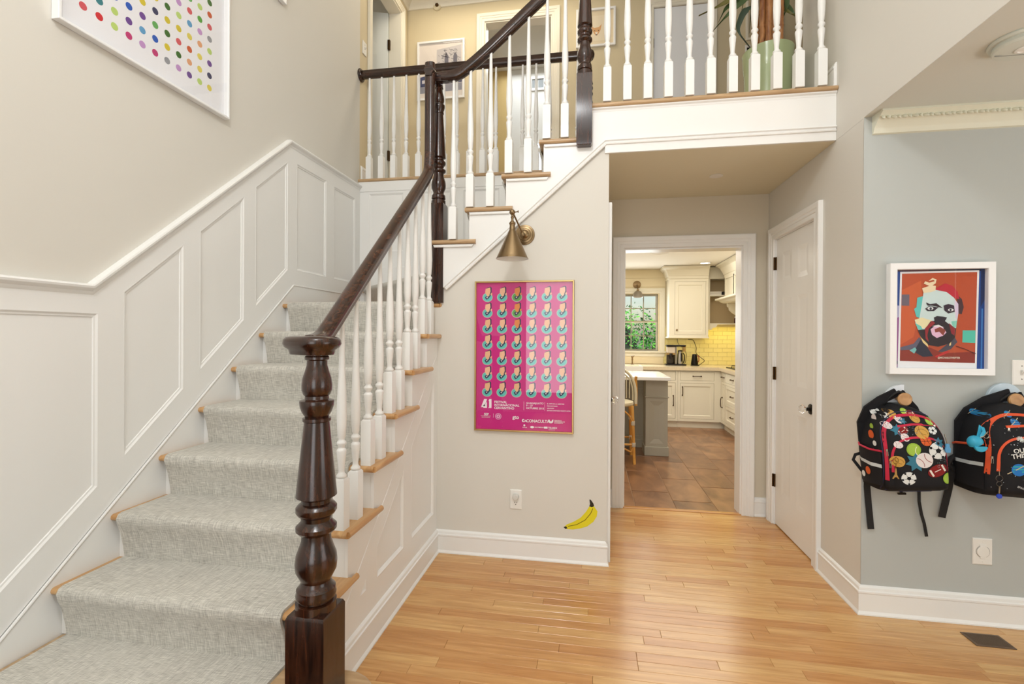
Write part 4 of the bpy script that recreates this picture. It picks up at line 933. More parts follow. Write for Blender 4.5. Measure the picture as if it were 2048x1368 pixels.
FAB = mat('black_backpack_fabric', (25, 25, 29), .75, spec=.3, bump=(900, .25)); STRAP = mat('black_webbing', (18, 18, 20), .7, bump=(600, .3)); NAVY = mat('navy_fabric', (38, 42, 78), .7)
REFL = mat('reflective_tape', (206, 214, 216), .3); ZIPM = mat('zip_metal', (190, 184, 172), .25, 1)
class Pack:
    def __init__(s, o, W, Hh, D): s.o = o; s.W = W; s.H = Hh; s.D = D; s.pads = []
    def hw(s, v): return s.W*(.93+.07*sin(min(1, v*2.2)*pi/2)) if v < .42 else s.W*max(.0, 1-((v-.42)/.58)**2.5)**(1/2.3)
    def dep(s, v):
        b = min(1, (v/.07))**.5 if v < .07 else 1
        return s.D*(.72+.28*b)*(1 if v < .55 else 1-.50*((v-.55)/.45)**2)
    def base(s, x, z):
        v = max(0, min(.999, z/s.H)); h = max(s.hw(v), .001); u = min(.999, abs(x)/h); return s.dep(v)*(1-u**12)**(1/4)
    def front(s, x, z):
        y = s.base(x, z)
        for f in s.pads: y += f(x, z)
        return y
    def P(s, x, z, w=0): return (x, -(s.front(x, z)+w), z)
    def body(s, m):
        nv, nu = 26, 40; vs = []; fs = []
        for j in range(nv+1):
            v = .999*(j/nv)**.9 if j else 0; h = max(s.hw(v), .012); d = s.dep(v)
            for i in range(nu+1):
                a = pi*i/nu; cx = abs(cos(a))**(1/6)*(1 if cos(a) > 0 else -1)
                if abs(cos(a)) < .5: cx = cos(a)/.5*(.5**(1/6))
                x = h*cx; u = abs(cx); vs.append((x, -d*(1-min(1, u)**12)**(1/4), s.H*v))
        k = nu+1
        for j in range(nv): fs += [(j*k+i, j*k+i+1, (j+1)*k+i+1, (j+1)*k+i) for i in range(nu)]; fs.append((j*k, (j+1)*k, (j+1)*k+nu, j*k+nu))
        fs += [tuple(range(k)), tuple(range(nv*k, nv*k+k))]
        return G().add(vs, fs).build('bag_body', m, s.o, smooth=60)
    def pad(s, name, x0, x1, z0, z1, h, m, arch=.5):
        """raised pocket with an arched top"""
        cx = (x0+x1)/2; w = (x1-x0)/2; hh = z1-z0
        def rho(x, z):
            t = (z-z0)/hh; u = abs(x-cx)/w
            if t < arch: r = max(u, 1-t/arch if t < .0 else 0)
            else: r = (u**2.6+((t-arch)/(1-arch))**2.6)**(1/2.6)
            if t < .15: r = max(r, 1-t/.15*.35 if t > 0 else 1.1)
            return r
        f = lambda x, z: h*max(0, 1-rho(x, z)**7)
        n = 22; g = G(); vs = []
        under = s.front
        pts = []
        for j in range(n+1):
            for i in range(n+1):
                a = -1+2*i/n; b = -1+2*j/n; # square to pocket outline
                zz_ = z0+hh*(b+1)/2; t = (b+1)/2
                ww = w if t < arch else w*max(0, 1-((t-arch)/(1-arch))**2.6)**(1/2.6)
                x = cx+a*ww; edge = (i in (0, n) or j in (0, n))
                y = s.front(x, zz_)+(0 if edge else h*(1-max(abs(a)**8, abs(b)**8)))
                vs.append((x, -y, zz_))
        fs = [(j*(n+1)+i, j*(n+1)+i+1, (j+1)*(n+1)+i+1, (j+1)*(n+1)+i) for j in range(n) for i in range(n)]
        g.add(vs, fs).build(name, m, s.o, smooth=60)
        def f2(x, z):
            t = (z-z0)/hh
            if t <= 0 or t >= 1: return 0
            ww = w if t < arch else w*max(0, 1-((t-arch)/(1-arch))**2.6)**(1/2.6)
            a = abs(x-cx)/max(ww, 1e-4)
            return h*(1-max(a**8, abs(2*t-1)**8)) if a < 1 else 0
        s.pads.append(f2)
    def outline(s, x0, x1, z0, z1, arch, a0=0, a1=1, n=40):
        cx = (x0+x1)/2; w = (x1-x0)/2; pts = []
        za = z0+(z1-z0)*arch; ha = z1-za
        seg = [(cx-w, z0+(za-z0)*k/8) for k in range(8)]+[(cx-w*(max(0, cos(a)))**(1/1.3)*1.0 if a <= pi/2 else cx+w*(max(0, -cos(a)))**(1/1.3), za+ha*sin(a)**(1/1.3)) for a in [pi*k/24 for k in range(25)]]+[(cx+w, za-(za-z0)*k/8) for k in range(1, 9)]
        i0 = int(a0*(len(seg)-1)); i1 = int(a1*(len(seg)-1)); return seg[i0:i1+1]
    def cord(s, name, pts, r, m, flat=None, closed=False):
        path = [s.P(x, z, r*.3) for x, z in pts]
        if flat: return G().sweep(path, [(-flat/2, -r*.4), (flat/2, -r*.4), (flat/2, r*.4), (-flat/2, r*.4)], m=0, side=None).build(name, m, s.o) if False else G().mould(pts, [(-flat/2, .0), (-flat/2, r), (flat/2, r), (flat/2, 0)], lambda u, v, w: s.P(u, v, w), closed=closed).build(name, m, s.o)
        return G().tube(path, r, 6, closed=closed).build(name, m, s.o, smooth=60)
class Decal:
    def __init__(s, pk, lift=.0012): s.pk = pk; s.g = G(); s.mats = []; s.ix = {}; s.w = lift
    def ink(s, c):
        if c not in s.ix: s.ix[c] = len(s.mats); s.mats.append(mat('fabric_ink_%d_%d_%d' % c, c, .7, spec=.2))
        return s.ix[c]
    def fan(s, pts, c):
        n = len(pts); cx = sum(p[0] for p in pts)/n; cz = sum(p[1] for p in pts)/n; s.w += .00012
        rings = [[(cx+(x-cx)*k, cz+(z-cz)*k) for x, z in pts] for k in (.5, 1)]
        vs = [s.pk.P(cx, cz, s.w)]+[s.pk.P(x, z, s.w) for r in rings for x, z in r]
        s.g.add(vs, [(0, 1+i, 1+(i+1) % n) for i in range(n)]+[(1+i, 1+n+i, 1+n+(i+1) % n, 1+(i+1) % n) for i in range(n)], s.ink(c))
    def disc(s, x, z, r, c, ry=None, rot=0, n=18, a0=0, a1=2*pi):
        ry = ry or r; full = a1-a0 > 6.2
        q = [(r*cos(a0+(a1-a0)*k/n), ry*sin(a0+(a1-a0)*k/n)) for k in range(n if full else n+1)]
        s.fan([(x+a*cos(rot)-b*sin(rot), z+a*sin(rot)+b*cos(rot)) for a, b in q], c)
    def stroke(s, pts, wd, c):
        s.w += .00012
        for (x0, y0), (x1, y1) in zip(pts, pts[1:]):
            d = Vector((x1-x0, y1-y0)); L = d.length or 1; n = Vector((-d.y, d.x))/L*wd/2
            s.g.add([s.pk.P(a, b, s.w) for a, b in ((x0+n.x, y0+n.y), (x1+n.x, y1+n.y), (x1-n.x, y1-n.y), (x0-n.x, y0-n.y))], [(0, 1, 2, 3)], s.ink(c))
    def arc(s, x, z, r, a0, a1, wd, c, n=8): s.stroke([(x+r*cos(a0+(a1-a0)*k/n), z+r*sin(a0+(a1-a0)*k/n)) for k in range(n+1)], wd, c)
    def ball(s, kind, x, z, r, rot=0):
        s.nb = getattr(s, 'nb', 0)+1; s.w = .0010+s.nb*.00006
        if kind == 'soccer':
            s.disc(x, z, r, (226, 228, 226)); s.disc(x, z, r*.32, (24, 24, 28), n=5, rot=rot)
            for k in range(5):
                a = rot+k*2*pi/5+pi/5; s.stroke([(x+r*.3*cos(a-pi/5), z+r*.3*sin(a-pi/5)), (x+r*.62*cos(a-pi/5), z+r*.62*sin(a-pi/5))], r*.05, (60, 60, 66)); s.disc(x+r*.86*cos(a-pi/5), z+r*.86*sin(a-pi/5), r*.17, (24, 24, 28), n=5, rot=a)
        if kind == 'baseball': s.disc(x, z, r, (230, 222, 222)); s.arc(x-r*1.25*cos(rot), z-r*1.25*sin(rot), r, rot-.75, rot+.75, r*.07, (150, 60, 60)); s.arc(x+r*1.25*cos(rot), z+r*1.25*sin(rot), r, rot+pi-.75, rot+pi+.75, r*.07, (150, 60, 60))
        if kind == 'tennis': s.disc(x, z, r, (150, 184, 66)); s.disc(x, z, r*.82, (164, 196, 80)); s.arc(x+r*1.1, z-r*.2, r*.9, pi*.75, pi*1.3, r*.10, (232, 240, 200))
        if kind == 'basket':
            s.disc(x, z, r, (216, 98, 50)); s.stroke([(x-r*.95, z), (x+r*.95, z)], r*.07, (40, 20, 20)); s.stroke([(x, z-r*.95), (x, z+r*.95)], r*.07, (40, 20, 20)); s.arc(x+r*1.3, z, r, pi*.75, pi*1.25, r*.07, (40, 20, 20)); s.arc(x-r*1.3, z, r, -pi*.25, pi*.25, r*.07, (40, 20, 20))
        if kind == 'volley': s.disc(x, z, r, (206, 160, 80)); s.arc(x, z-r*.3, r*.8, .1, pi-.1, r*.06, (120, 84, 36)); s.arc(x+r*.5, z+r*.4, r*.8, pi*.8, pi*1.5, r*.06, (120, 84, 36)); s.stroke([(x-r*.6, z+r*.6), (x+r*.2, z-r*.8)], r*.06, (120, 84, 36))
        if kind == 'foot':
            s.disc(x, z, r*1.35, (132, 34, 34), ry=r*.82, rot=rot); c, n = cos(rot), sin(rot)
            for k in (-.85, .85): s.stroke([(x+r*k*c-r*.5*n*-1, z+r*k*n+r*.5*c*-1), (x+r*k*c-r*.5*n, z+r*k*n+r*.5*c)], r*.26, (232, 224, 214))
            s.stroke([(x-r*.45*c, z-r*.45*n), (x+r*.45*c, z+r*.45*n)], r*.12, (232, 224, 214))
        if kind == 'splash': s.fan([(x+r*(1.2 if k % 2 else .7)*cos(rot+k*pi/7), z+r*(1.2 if k % 2 else .7)*sin(rot+k*pi/7)) for k in range(14)], (62, 122, 146))
    def build(s, name='printed_pattern'): return tag(s.g.build(name, s.mats, s.pk.o), kind='stuff')
def zip_pull(parent, p, L=.022, r=.0035):
    g = G(); x, y, z = p; g.box(x-r, x+r, y-.004, y-.001, z-L*.35, z); g.tube([(x-r*.8, y-.004, z-L*.35), (x-r, y-.005, z-L), (x+r, y-.005, z-L), (x+r*.8, y-.004, z-L*.35)], .001, 5); return g.build('zip_pull', ZIPM, parent)
def strap(parent, pts, w, m=None, t=.0022, name='strap'): return G().sweep(pts, [(-w/2, -t/2), (w/2, -t/2), (w/2, t/2), (-w/2, t/2)], (1, 0, 0)).build(name, m or STRAP, parent)
YH = Yg-.0012
# first pack: sports balls
b1 = thing('backpack', (1.418, YH-.004, .640), 'black backpack printed with sports balls, pink zips, hanging on the quarter round hook', 'backpack'); b1['local'] = 1
b1.rotation_euler = (0, R(-4), 0)
pk = Pack(b1, .137, .375, .185); pk.body(FAB)
PINK = mat('pink_zip_tape', (196, 32, 66), .6)
pk.pad('main_pocket', -.112, .122, .004, .335, .012, FAB, .55); pk.pad('front_pocket', -.098, .116, .012, .250, .014, FAB, .5)
dc = Decal(pk)
for kd, x, z, r, ro in (('volley', -.055, .343, .018, 0), ('tennis', .0, .352, .014, 0), ('soccer', -.082, .345, .018, .3), ('foot', .020, .345, .014, 0), ('baseball', -.092, .300, .015, 0), ('volley', .025, .325, .018, 0), ('tennis', .075, .312, .016, 0), ('baseball', -.040, .322, .015, 1), ('splash', -.030, .318, .014, 0),
        ('splash', -.065, .281, .022, 0), ('foot', -.045, .278, .018, .5), ('volley', .026, .270, .027, 0), ('soccer', .070, .276, .016, .4), ('baseball', -.045, .252, .016, 1.1), 
        ('splash', .078, .226, .020, 0), ('tennis', -.026, .202, .028, 0), ('basket', .028, .236, .020, .4), ('baseball', -.078, .222, .015, 0), ('soccer', .068, .195, .036, .2), ('splash', -.020, .148, .036, .2), ('baseball', .012, .155, .033, .6), ('volley', -.086, .150, .024, 0), ('foot', .060, .110, .030, .45), ('soccer', -.052, .078, .028, .9), ('tennis', .102, .075, .024, 0), ('soccer', .0, .372, .016, 0)):
    if z < pk.H*.99: dc.ball(kd, x, z, r, ro)
rg = random.Random(2)
for k in range(70):
    x = rg.choice((rg.uniform(.06, .118), rg.uniform(-.04, .02))); z = rg.uniform(.12, .165) if x > .05 else rg.uniform(.258, .30); dc.disc(x, z, .0013, (130, 150, 156), n=6); dc.w -= .00012
dc.build()
pk.cord('zip', pk.outline(-.116, .117, .06, .338, .55, .02, 1), .0015, PINK, flat=.010); pk.cord('zip', [(-.060, .296), (.0, .302), (.084, .298)], .002, PINK, flat=.008)
pk.cord('zip', pk.outline(-.100, .108, .05, .250, .5, .12, .9), .0015, PINK, flat=.008); pk.cord('piping', pk.outline(-.124, .132, .012, .352, .55, 0, 1)[:-2], .0022, NAVY); pk.cord('piping', [(-.118, .014), (-.06, .006), (.06, .006), (.126, .014)], .0022, NAVY)
pk.cord('pocket_hem', [(-.1335, .185), (-.1300, .186), (-.124, .186)], .002, PINK, flat=.009)
# side mesh pocket with tape, seen from the left
g = G(); g.add([(-.137, -.010, .02), (-.150, -.05, .02), (-.146, -.12, .03), (-.128, -.165, .03), (-.140, -.010, .19), (-.157, -.05, .19), (-.152, -.12, .185), (-.131, -.165, .185)], [(0, 1, 5, 4), (1, 2, 6, 5), (2, 3, 7, 6)]); g.build('side_pocket', FAB, b1, smooth=60)
G().tube([(-.140, -.010, .192), (-.158, -.05, .192), (-.153, -.12, .187), (-.131, -.166, .187)], .0045, 8).build('pocket_hem', PINK, b1, smooth=60)
G().add([(-.1395, -.010, .118), (-.1545, -.05, .118), (-.151, -.12, .112), (-.131, -.168, .112), (-.1405, -.010, .133), (-.156, -.05, .133), (-.152, -.12, .128), (-.132, -.168, .128)], [(0, 1, 5, 4), (1, 2, 6, 5), (2, 3, 7, 6)]).build('reflective_band', REFL, b1)
d2c = Decal(pk); 
g = G(); ix = 0
for yy, zz_, r, c in ((-.10, .25, .020, (216, 98, 50)), (-.09, .285, .013, (160, 192, 76)), (-.08, .320, .018, (228, 222, 222)), (-.10, .085, .018, (216, 98, 50)), (-.06, .060, .014, (226, 228, 226)), (-.13, .215, .012, (226, 228, 226))):
    v = zz_/pk.H; q = [(-pk.hw(v)*(max(0, 1-((-yy-r*cos(a))/pk.dep(v))**4))**(1/12)*1.0-.003-(.018 if zz_ < .19 else 0), yy+r*cos(a), zz_+r*sin(a)) for a in [k*pi/8 for k in range(16)]]
    g.add(q, [tuple(range(16))], d2c.ink(c))
tag(g.build('side_print', d2c.mats, b1), kind='stuff')
for p in ((-.108, .150), (-.115, .200)): zip_pull(b1, pk.P(p[0], p[1], .002), .03, .0035)
zip_pull(b1, pk.P(.086, .298, .002), .026, .0035)
# shoulder straps up to the hook, haul loop, hanging webbing
strap(b1, [(-.125, -.020, .20), (-.128, -.022, .29), (-.105, -.035, .355), (-.055, -.045, .395), (.012, -.052, .430)], .040, FAB, .010, 'shoulder_strap')
strap(b1, [(.115, -.020, .20), (.115, -.022, .29), (.090, -.035, .350), (.060, -.045, .385), (.028, -.052, .430)], .030, FAB, .010, 'shoulder_strap')
G().tube([(-.035, -.03, .37), (-.020, -.05, .405), (.004, -.058, .428), (.018, -.06, .434), (.034, -.058, .426), (.052, -.048, .40), (.062, -.03, .372)], .006, 8).build('haul_loop', STRAP, b1, smooth=60)
strap(b1, [(-.112, -.012, .045), (-.118, -.010, -.02), (-.116, -.008, -.10), (-.114, -.010, -.222)], .028, name='webbing'); strap(b1, [(-.118, -.02, .03), (-.150, -.02, .075), (-.172, -.015, .112), (-.160, -.012, .135), (-.130, -.01, .142)], .014, name='webbing')
strap(b1, [(.098, -.012, .01), (.102, -.008, -.05), (.096, -.014, -.09), (.104, -.010, -.15), (.112, -.012, -.195), (.118, -.012, -.255)], .013, name='webbing'); strap(b1, [(.020, -.020, .004), (.022, -.02, -.03), (.020, -.02, -.045)], .012, name='webbing'); G().box(.006, .040, -.024, -.014, -.056, -.046).build('buckle', BLACK, b1, bevel=.002)
# charms on the first pack
kc = thing('keychain', (1.31, YH-.19, .80), 'small golden tower charm on a ring, clipped to the sports ball backpack', 'keychain')
G().tube([(1.306+.011*cos(a), YH-.222, .790+.013*sin(a)) for a in [k*pi/10 for k in range(20)]], .0012, 6, closed=True).build('split_ring', mat('antique_gold', (150, 120, 66), .3, 1), kc)
G().tube([(1.307, YH-.222, .777), (1.306, YH-.222, .757)], .0015, 5).build('chain', MATS['antique_gold'], kc)
GT = mat('bright_gold', (222, 196, 132), .3, 1)
G().prism([(-.0015, .045), (.0015, .045), (.004, .018), (.013, 0), (.008, 0), (.004, .007), (-.004, .007), (-.008, 0), (-.013, 0), (-.004, .018)], 0, .003, lambda u, v, w: (1.306+u, YH-.221-w, .712+v)).build('tower_charm', GT, kc)
kc2 = thing('keychain', (1.515, YH-.17, .88), 'blue character-free rubber charm on a chain at the right of the sports ball backpack', 'keychain')
kc2['label'] = 'blue rubber charm on a silver chain at the right of the sports ball backpack'
G().tube([(1.496, YH-.215, .912), (1.499, YH-.217, .893), (1.505, YH-.215, .872)], .0018, 5).build('chain', ZIPM, kc2)
G().prism([(-.008, -.018), (-.004, -.030), (.012, -.030), (.014, -.012), (.008, -.004), (.010, .006), (0, .010), (-.007, .004), (-.005, -.004)], 0, .008, lambda u, v, w: (1.506+u, YH-.210-w, .862+v)).build('charm', mat('sky_blue_rubber', (86, 156, 206), .4), kc2, bevel=.002)

# second pack: outer space
b2 = thing('backpack', (1.812, YH-.004, .635), 'black outer space backpack with orange zips, hanging on the round pale blue hook', 'backpack'); b2['local'] = 1
b2.rotation_euler = (0, R(2), 0)
pk = Pack(b2, .150, .40, .185); pk.body(FAB); ORZ = mat('orange_zip_tape', (226, 86, 44), .6)
pk.pad('main_pocket', -.128, .132, .004, .350, .012, FAB, .55); pk.pad('front_pocket', -.106, .120, .012, .262, .014, FAB, .5)
dc = Decal(pk)
def planet(x, z, r, c, c2, ring=True):
    dc.w = .001
    dc.disc(x, z, r, c)
    for k in (-.4, 0, .45): dc.stroke([(x-r*.8, z+r*k), (x+r*.8, z+r*(k+.15))], r*.18, c2)
    if ring: dc.stroke([(x-r*1.5, z-r*.8), (x-r*.2, z+r*.1), (x+r*1.3, z+r*1.2)], r*.13, (206, 186, 150))
planet(-.046, .135, .026, (48, 120, 196), (60, 176, 170)); planet(-.030, .325, .017, (40, 96, 160), (80, 150, 200)); planet(-.110, .352, .014, (40, 110, 170), (60, 150, 190)); planet(-.036, .358, .013, (50, 120, 180), (60, 160, 200)); planet(.01, .285, .012, (206, 96, 50), (170, 70, 40)); planet(.07, .17, .03, (210, 90, 60), (240, 150, 80)); planet(.02, .09, .014, (190, 40, 60), (220, 80, 90))
for k in range(6): dc.stroke([(-.033+.014*cos(k*pi/6), .262+.012*sin(k*pi/6)), (-.033-.014*cos(k*pi/6), .262-.012*sin(k*pi/6))], .0028, (214, 218, 214))
for k in range(60): dc.disc(rg.uniform(-.13, .13), rg.uniform(.02, .37), rg.choice((.0008, .0012, .0018)), (200, 206, 214), n=5); dc.w -= .00012
def ctext(body, x, z, size, rot, c):
    g2 = G(); text_geo(g2, body, size, lambda u, v, w: (u, v, w), 0, 0, 0); dc.w += .0003
    dc.g.add([pk.P(x+u*cos(rot)-v*sin(rot), z+u*sin(rot)+v*cos(rot), dc.w+.0012) for u, v, w in g2.v], g2.f, dc.ink(c))
ctext('OUT OF', -.068, .203, .026, .22, (232, 232, 228)); ctext('THIS WORLD', -.074, .180, .026, .22, (232, 232, 228)); ctext('★', 0, 0, .001, 0, (232, 232, 228)); dc.disc(-.014, .168, .005, (232, 232, 228), n=5); ctext('SPACE', -.052, .062, .012, -.3, (190, 190, 190))
dc.build()
pk.cord('zip', pk.outline(-.132, .136, .10, .358, .55, .02, 1), .0015, ORZ, flat=.011); pk.cord('zip', [(-.072, .308), (0, .316), (.08, .312)], .002, ORZ, flat=.009); pk.cord('zip', pk.outline(-.108, .122, .07, .268, .5, .1, .9), .0015, ORZ, flat=.009)
g = G(); SPK = [(-.150, -.010), (-.166, -.05), (-.161, -.12), (-.140, -.165)]
g.add([(x*.97, y, .03) for x, y in SPK]+[(x*1.05, y, .195+.01*k) for k, (x, y) in enumerate(SPK)], [(0, 1, 5, 4), (1, 2, 6, 5), (2, 3, 7, 6)]); g.build('side_pocket', FAB, b2, smooth=60)
G().tube([(x*1.055, y, .197+.01*k) for k, (x, y) in enumerate(SPK)], .0052, 8).build('pocket_hem', ORZ, b2, smooth=60)
G().add([(x*1.02, y, .118+.004*k) for k, (x, y) in enumerate(SPK)]+[(x*1.025, y, .134+.004*k) for k, (x, y) in enumerate(SPK)], [(0, 1, 5, 4), (1, 2, 6, 5), (2, 3, 7, 6)]).build('reflective_band', REFL, b2)
for p in ((-.126, .180), (-.066, .305)): zip_pull(b2, pk.P(p[0], p[1], .002), .03, .0038)
strap(b2, [(-.135, -.020, .20), (-.140, -.022, .30), (-.120, -.035, .35), (-.060, -.045, .400), (.030, -.050, .440)], .048, FAB, .010, 'shoulder_strap'); strap(b2, [(.135, -.020, .20), (.135, -.022, .30), (.115, -.035, .36), (.080, -.045, .395), (.052, -.050, .440)], .042, FAB, .010, 'shoulder_strap')
G().tube([(-.02, -.03, .38), (.0, -.05, .415), (.022, -.058, .438), (.042, -.06, .444), (.060, -.058, .436), (.078, -.048, .41), (.090, -.03, .38)], .006, 8).build('haul_loop', STRAP, b2, smooth=60)
strap(b2, [(-.138, -.012, .10), (-.165, -.020, .06), (-.170, -.014, -.02), (-.190, -.010, -.155)], .030, name='webbing'); G().tube([(-.150, -.02, .14), (-.172, -.022, .125), (-.180, -.02, .10), (-.150, -.015, .07)], .012, 8).build('strap_bundle', STRAP, b2, smooth=60)
# cap charm and ring charm
hc = thing('keychain', (1.63, YH-.2, .87), 'bright blue toy baseball cap charm with strap, clipped to the outer space backpack', 'keychain')
BLU = mat('bright_blue_rubber', (48, 168, 206), .4); C0 = (1.617, YH-.205, .880)
g = G(); prf = [(.0275*cos(a), .0275*sin(a)*1.05) for a in [-.35+k*(pi/2+.35)/8 for k in range(9)]]; prf[-1] = (.0005, .029)
g.lathe(prf, 24, mp=lambda x, y, z: (C0[0]+x*cos(.5)-z*sin(.5), C0[1]-y*.9, C0[2]+x*sin(.5)+z*cos(.5))); g.build('cap_crown', BLU, hc, smooth=60)
G().prism([(.0285*cos(a), .0285*sin(a)*.55) for a in [pi+k*pi/12 for k in range(13)]], 0, .012, lambda u, v, w: (C0[0]+.008+u*.85, C0[1]-.012-w, C0[2]-.014+v*1.5)).build('cap_peak', BLU, hc, bevel=.003)
strap(hc, [(1.632, YH-.20, .902), (1.645, YH-.19, .930), (1.654, YH-.18, .946), (1.658, YH-.185, .940), (1.650, YH-.205, .925), (1.638, YH-.205, .903)], .012, BLU, .003, 'loop')
G().tube([(1.658+.010*cos(a), YH-.205, .908+.010*sin(a)) for a in [k*pi/9 for k in range(18)]], .0014, 6, closed=True).build('split_ring', ZIPM, hc); G().tube([(1.635, YH-.205, .900), (1.648, YH-.207, .907), (1.667, YH-.20, .925)], .0022, 6).build('chain', ZIPM, hc)
rc = thing('keychain', (1.69, YH-.2, .70), 'steel split rings with small blue charm, hanging from orange zip of the space backpack', 'keychain')
for z_, r_ in ((.735, .0125), (.712, .010)): G().tube([(1.694+r_*cos(a), YH-.224, z_+r_*sin(a)) for a in [k*pi/9 for k in range(18)]], .0013, 6, closed=True).build('split_ring', mat('dark_steel', (100, 98, 96), .3, 1), rc)
G().tube([(1.694, YH-.222, .765), (1.694, YH-.224, .747)], .0022, 6).build('clip', ZIPM, rc); G().tube([(1.695, YH-.224, .702), (1.694, YH-.224, .672)], .003, 6).build('swivel', ZIPM, rc)
G().lathe([(.001, -.006), (.010, -.005), (.011, 0), (.010, .005), (.001, .006)], 7, mp=lambda x, y, z: (1.694+x, YH-.224-z*.6, .660+y)).build('charm', mat('royal_blue_plastic', (36, 70, 190), .4), rc)

# ------------------------------------------------------------------ kitchen
KY, KX, KL, CT = 7.82, 2.47, -1.25, .878
KW = mat('kitchen_wall_cream', (232, 218, 184), .55, spec=.3); CAB = mat('cabinet_cream', (233, 227, 208), .35, spec=.4); SPL = mat('backsplash_tile', (238, 226, 160), .18, spec=.6)
GREY = mat('island_greige', (170, 165, 150), .4); MARB = mat('white_marble', (238, 238, 236), .12, var=.06, bump=(3, .0)); STONE = mat('cream_stone', (222, 206, 176), .2, var=.15)
kwl = struct(G().plate(rect(KL, KX, 0, Zc), [rect(.22, 1.04, 1.085, 1.985)], 0, .12, XZ(KY, 1)).plate(rect(KL, KX, 0, Zc), [rect(.22, 1.04, 1.085, 1.985)], 0, .0005, XZ(KY, 1)).build('wall_kitchen_back', KW), 'cream boarded back wall of the kitchen')
wallbox('wall_kitchen_right', KW, (KX, KX+.1, Yb+.125, KY, 0, Zc)); wallbox('wall_kitchen_left', KW, (KL-.1, KL, Yb+.125, KY, 0, Zc))
wallbox('ceiling_kitchen', mat('kitchen_ceiling_paint', (238, 232, 218), .8), (KL, KX, Yb+.125, KY, Zc, Zc+.06))
for z0, z1, x0, x1 in ((2.24, 2.372, KL, 1.15), (2.10, 2.237, KL, 1.15), (1.10, 1.30, KL, .13), (1.303, 1.50, KL, .13), (1.503, 1.70, KL, .13), (1.703, 1.90, KL, .13), (1.903, 2.097, KL, .13), (.882, 1.02, KL, 1.12)):
    G().box(x0, x1, KY-.010, KY-.0005, z0, z1).build('board', KW, kwl, bevel=.0015)
# window
wd_ = thing('window_1', (.63, KY, 1.09), None, None, kind='structure'); mk = XZ(KY)
g = G(); g.mould([(.20, 1.085), (.20, 1.995), (1.06, 1.995), (1.06, 1.085)], [(0, 0), (0, .014), (.03, .012), (.034, .018), (.080, .022), (.084, 0)], mk); g.build('casing', CAB, wd_)
G().box(.10, 1.16, KY-.045, KY+.04, 1.058, 1.085).build('window_sill', CAB, wd_, bevel=.004); G().box(.12, 1.14, KY-.018, KY, 1.0, 1.058).build('apron', CAB, wd_)
def sash(z0, z1, dy):
    o = G().plate(rect(.22, 1.04, z0, z1), [rect(.25+i*.193, .25+i*.193+.180, z0+.03+j*((z1-z0-.045)/2), z0+.03+(j+1)*((z1-z0-.045)/2)-.014) for i in range(4) for j in range(2)], 0, .03, lambda u, v, w: (u, KY+dy+w, v)).build('sash', CAB, wd_)
    G().add([(u, KY+dy+.015, v) for u, v in rect(.24, 1.02, z0+.02, z1-.01)], [(0, 1, 2, 3)]).build('pane', glass_pane(), wd_)
sash(1.535, 1.985, .05); sash(1.085, 1.56, .015)
# garden beyond
struct(G().box(-12, 14, 7.97, 30, -.5, -.3).build('ground', mat('lawn_green', (70, 112, 44), .9, var=.3)))
def leafmat(name, a, b):
    m = mat(name, a, .5, var=.5, bump=None); return m
LF = [mat('hedge_leaf_bright', (96, 176, 52), .5), mat('hedge_leaf_mid', (54, 128, 40), .5), mat('hedge_leaf_dark', (24, 70, 26), .5)]
def shrub(label, cx, cy, rx, ry, rz, cz, n, seed):
    rg = random.Random(seed); o = thing('shrub', (cx, cy, -.3), label, 'shrub', None); g = G()
    for k in range(n):
        a = rg.uniform(0, 2*pi); b = rg.uniform(-1, 1); r = rg.uniform(.72, 1)*(1+.16*sin(5*a+3*b)+.1*sin(9*a)); s_ = sqrt(1-b*b); p = Vector((cx+rx*r*s_*cos(a), cy+ry*r*s_*sin(a), cz+rz*r*b))
        if p.z < -.3: continue
        d = Vector((rg.uniform(-1, 1), rg.uniform(-1, 1), rg.uniform(-1, .6))).normalized(); e = d.orthogonal().normalized(); L = rg.uniform(.06, .13)
        g.add([p, p+d*L*.5+e*L*.22, p+d*L, p+d*L*.5-e*L*.22], [(0, 1, 2, 3)], rg.choice((0, 0, 1, 1, 2)))
    tag(g.build('foliage', LF, o), kind='stuff')
    G().lathe([(.06, -.3), (.05, cz-.2), (.001, cz+.4*rz)], 8, c=(cx, cy, 0)).build('stem', mat('bark', (80, 60, 42), .9), o)
    G().lathe([(.001, cz-rz*.8), (rx*.55, cz-rz*.6), (rx*.62, cz), (rx*.4, cz+rz*.6), (.001, cz+rz*.75)], 12, c=(cx, cy, 0)).build('inner_shade', mat('inner_shade_green', (16, 40, 16), .9), o)  # dark solid core painted as the shade behind the leaves
shrub('sunlit green shrub filling the left of the kitchen window', .3, 11.2, 1.5, .9, 1.55, .55, 6500, 1)
shrub('sunlit green shrub filling the right of the kitchen window', 2.5, 11.6, 1.5, .9, 1.6, .55, 6500, 2)
# roof brace outside the upper panes
struct(G().box(-2, 4, 7.94, 9.1, 2.17, 2.24).build('trim_eave', mat('weathered_grey', (120, 116, 108), .7)))
pb = G(); pb.sweep([(.40, 8.0, 1.80), (.52, 8.3, 1.99), (.68, 8.6, 2.12), (.86, 8.9, 2.16)], [(-.02, -.015), (.02, -.015), (.02, .015), (-.02, .015)], (0, 1, 0)); tag(pb.build('eave_bracket', mat('weathered_grey', (120, 116, 108), .7)), 'grey curved roof bracket outside the upper kitchen window panes', 'bracket')

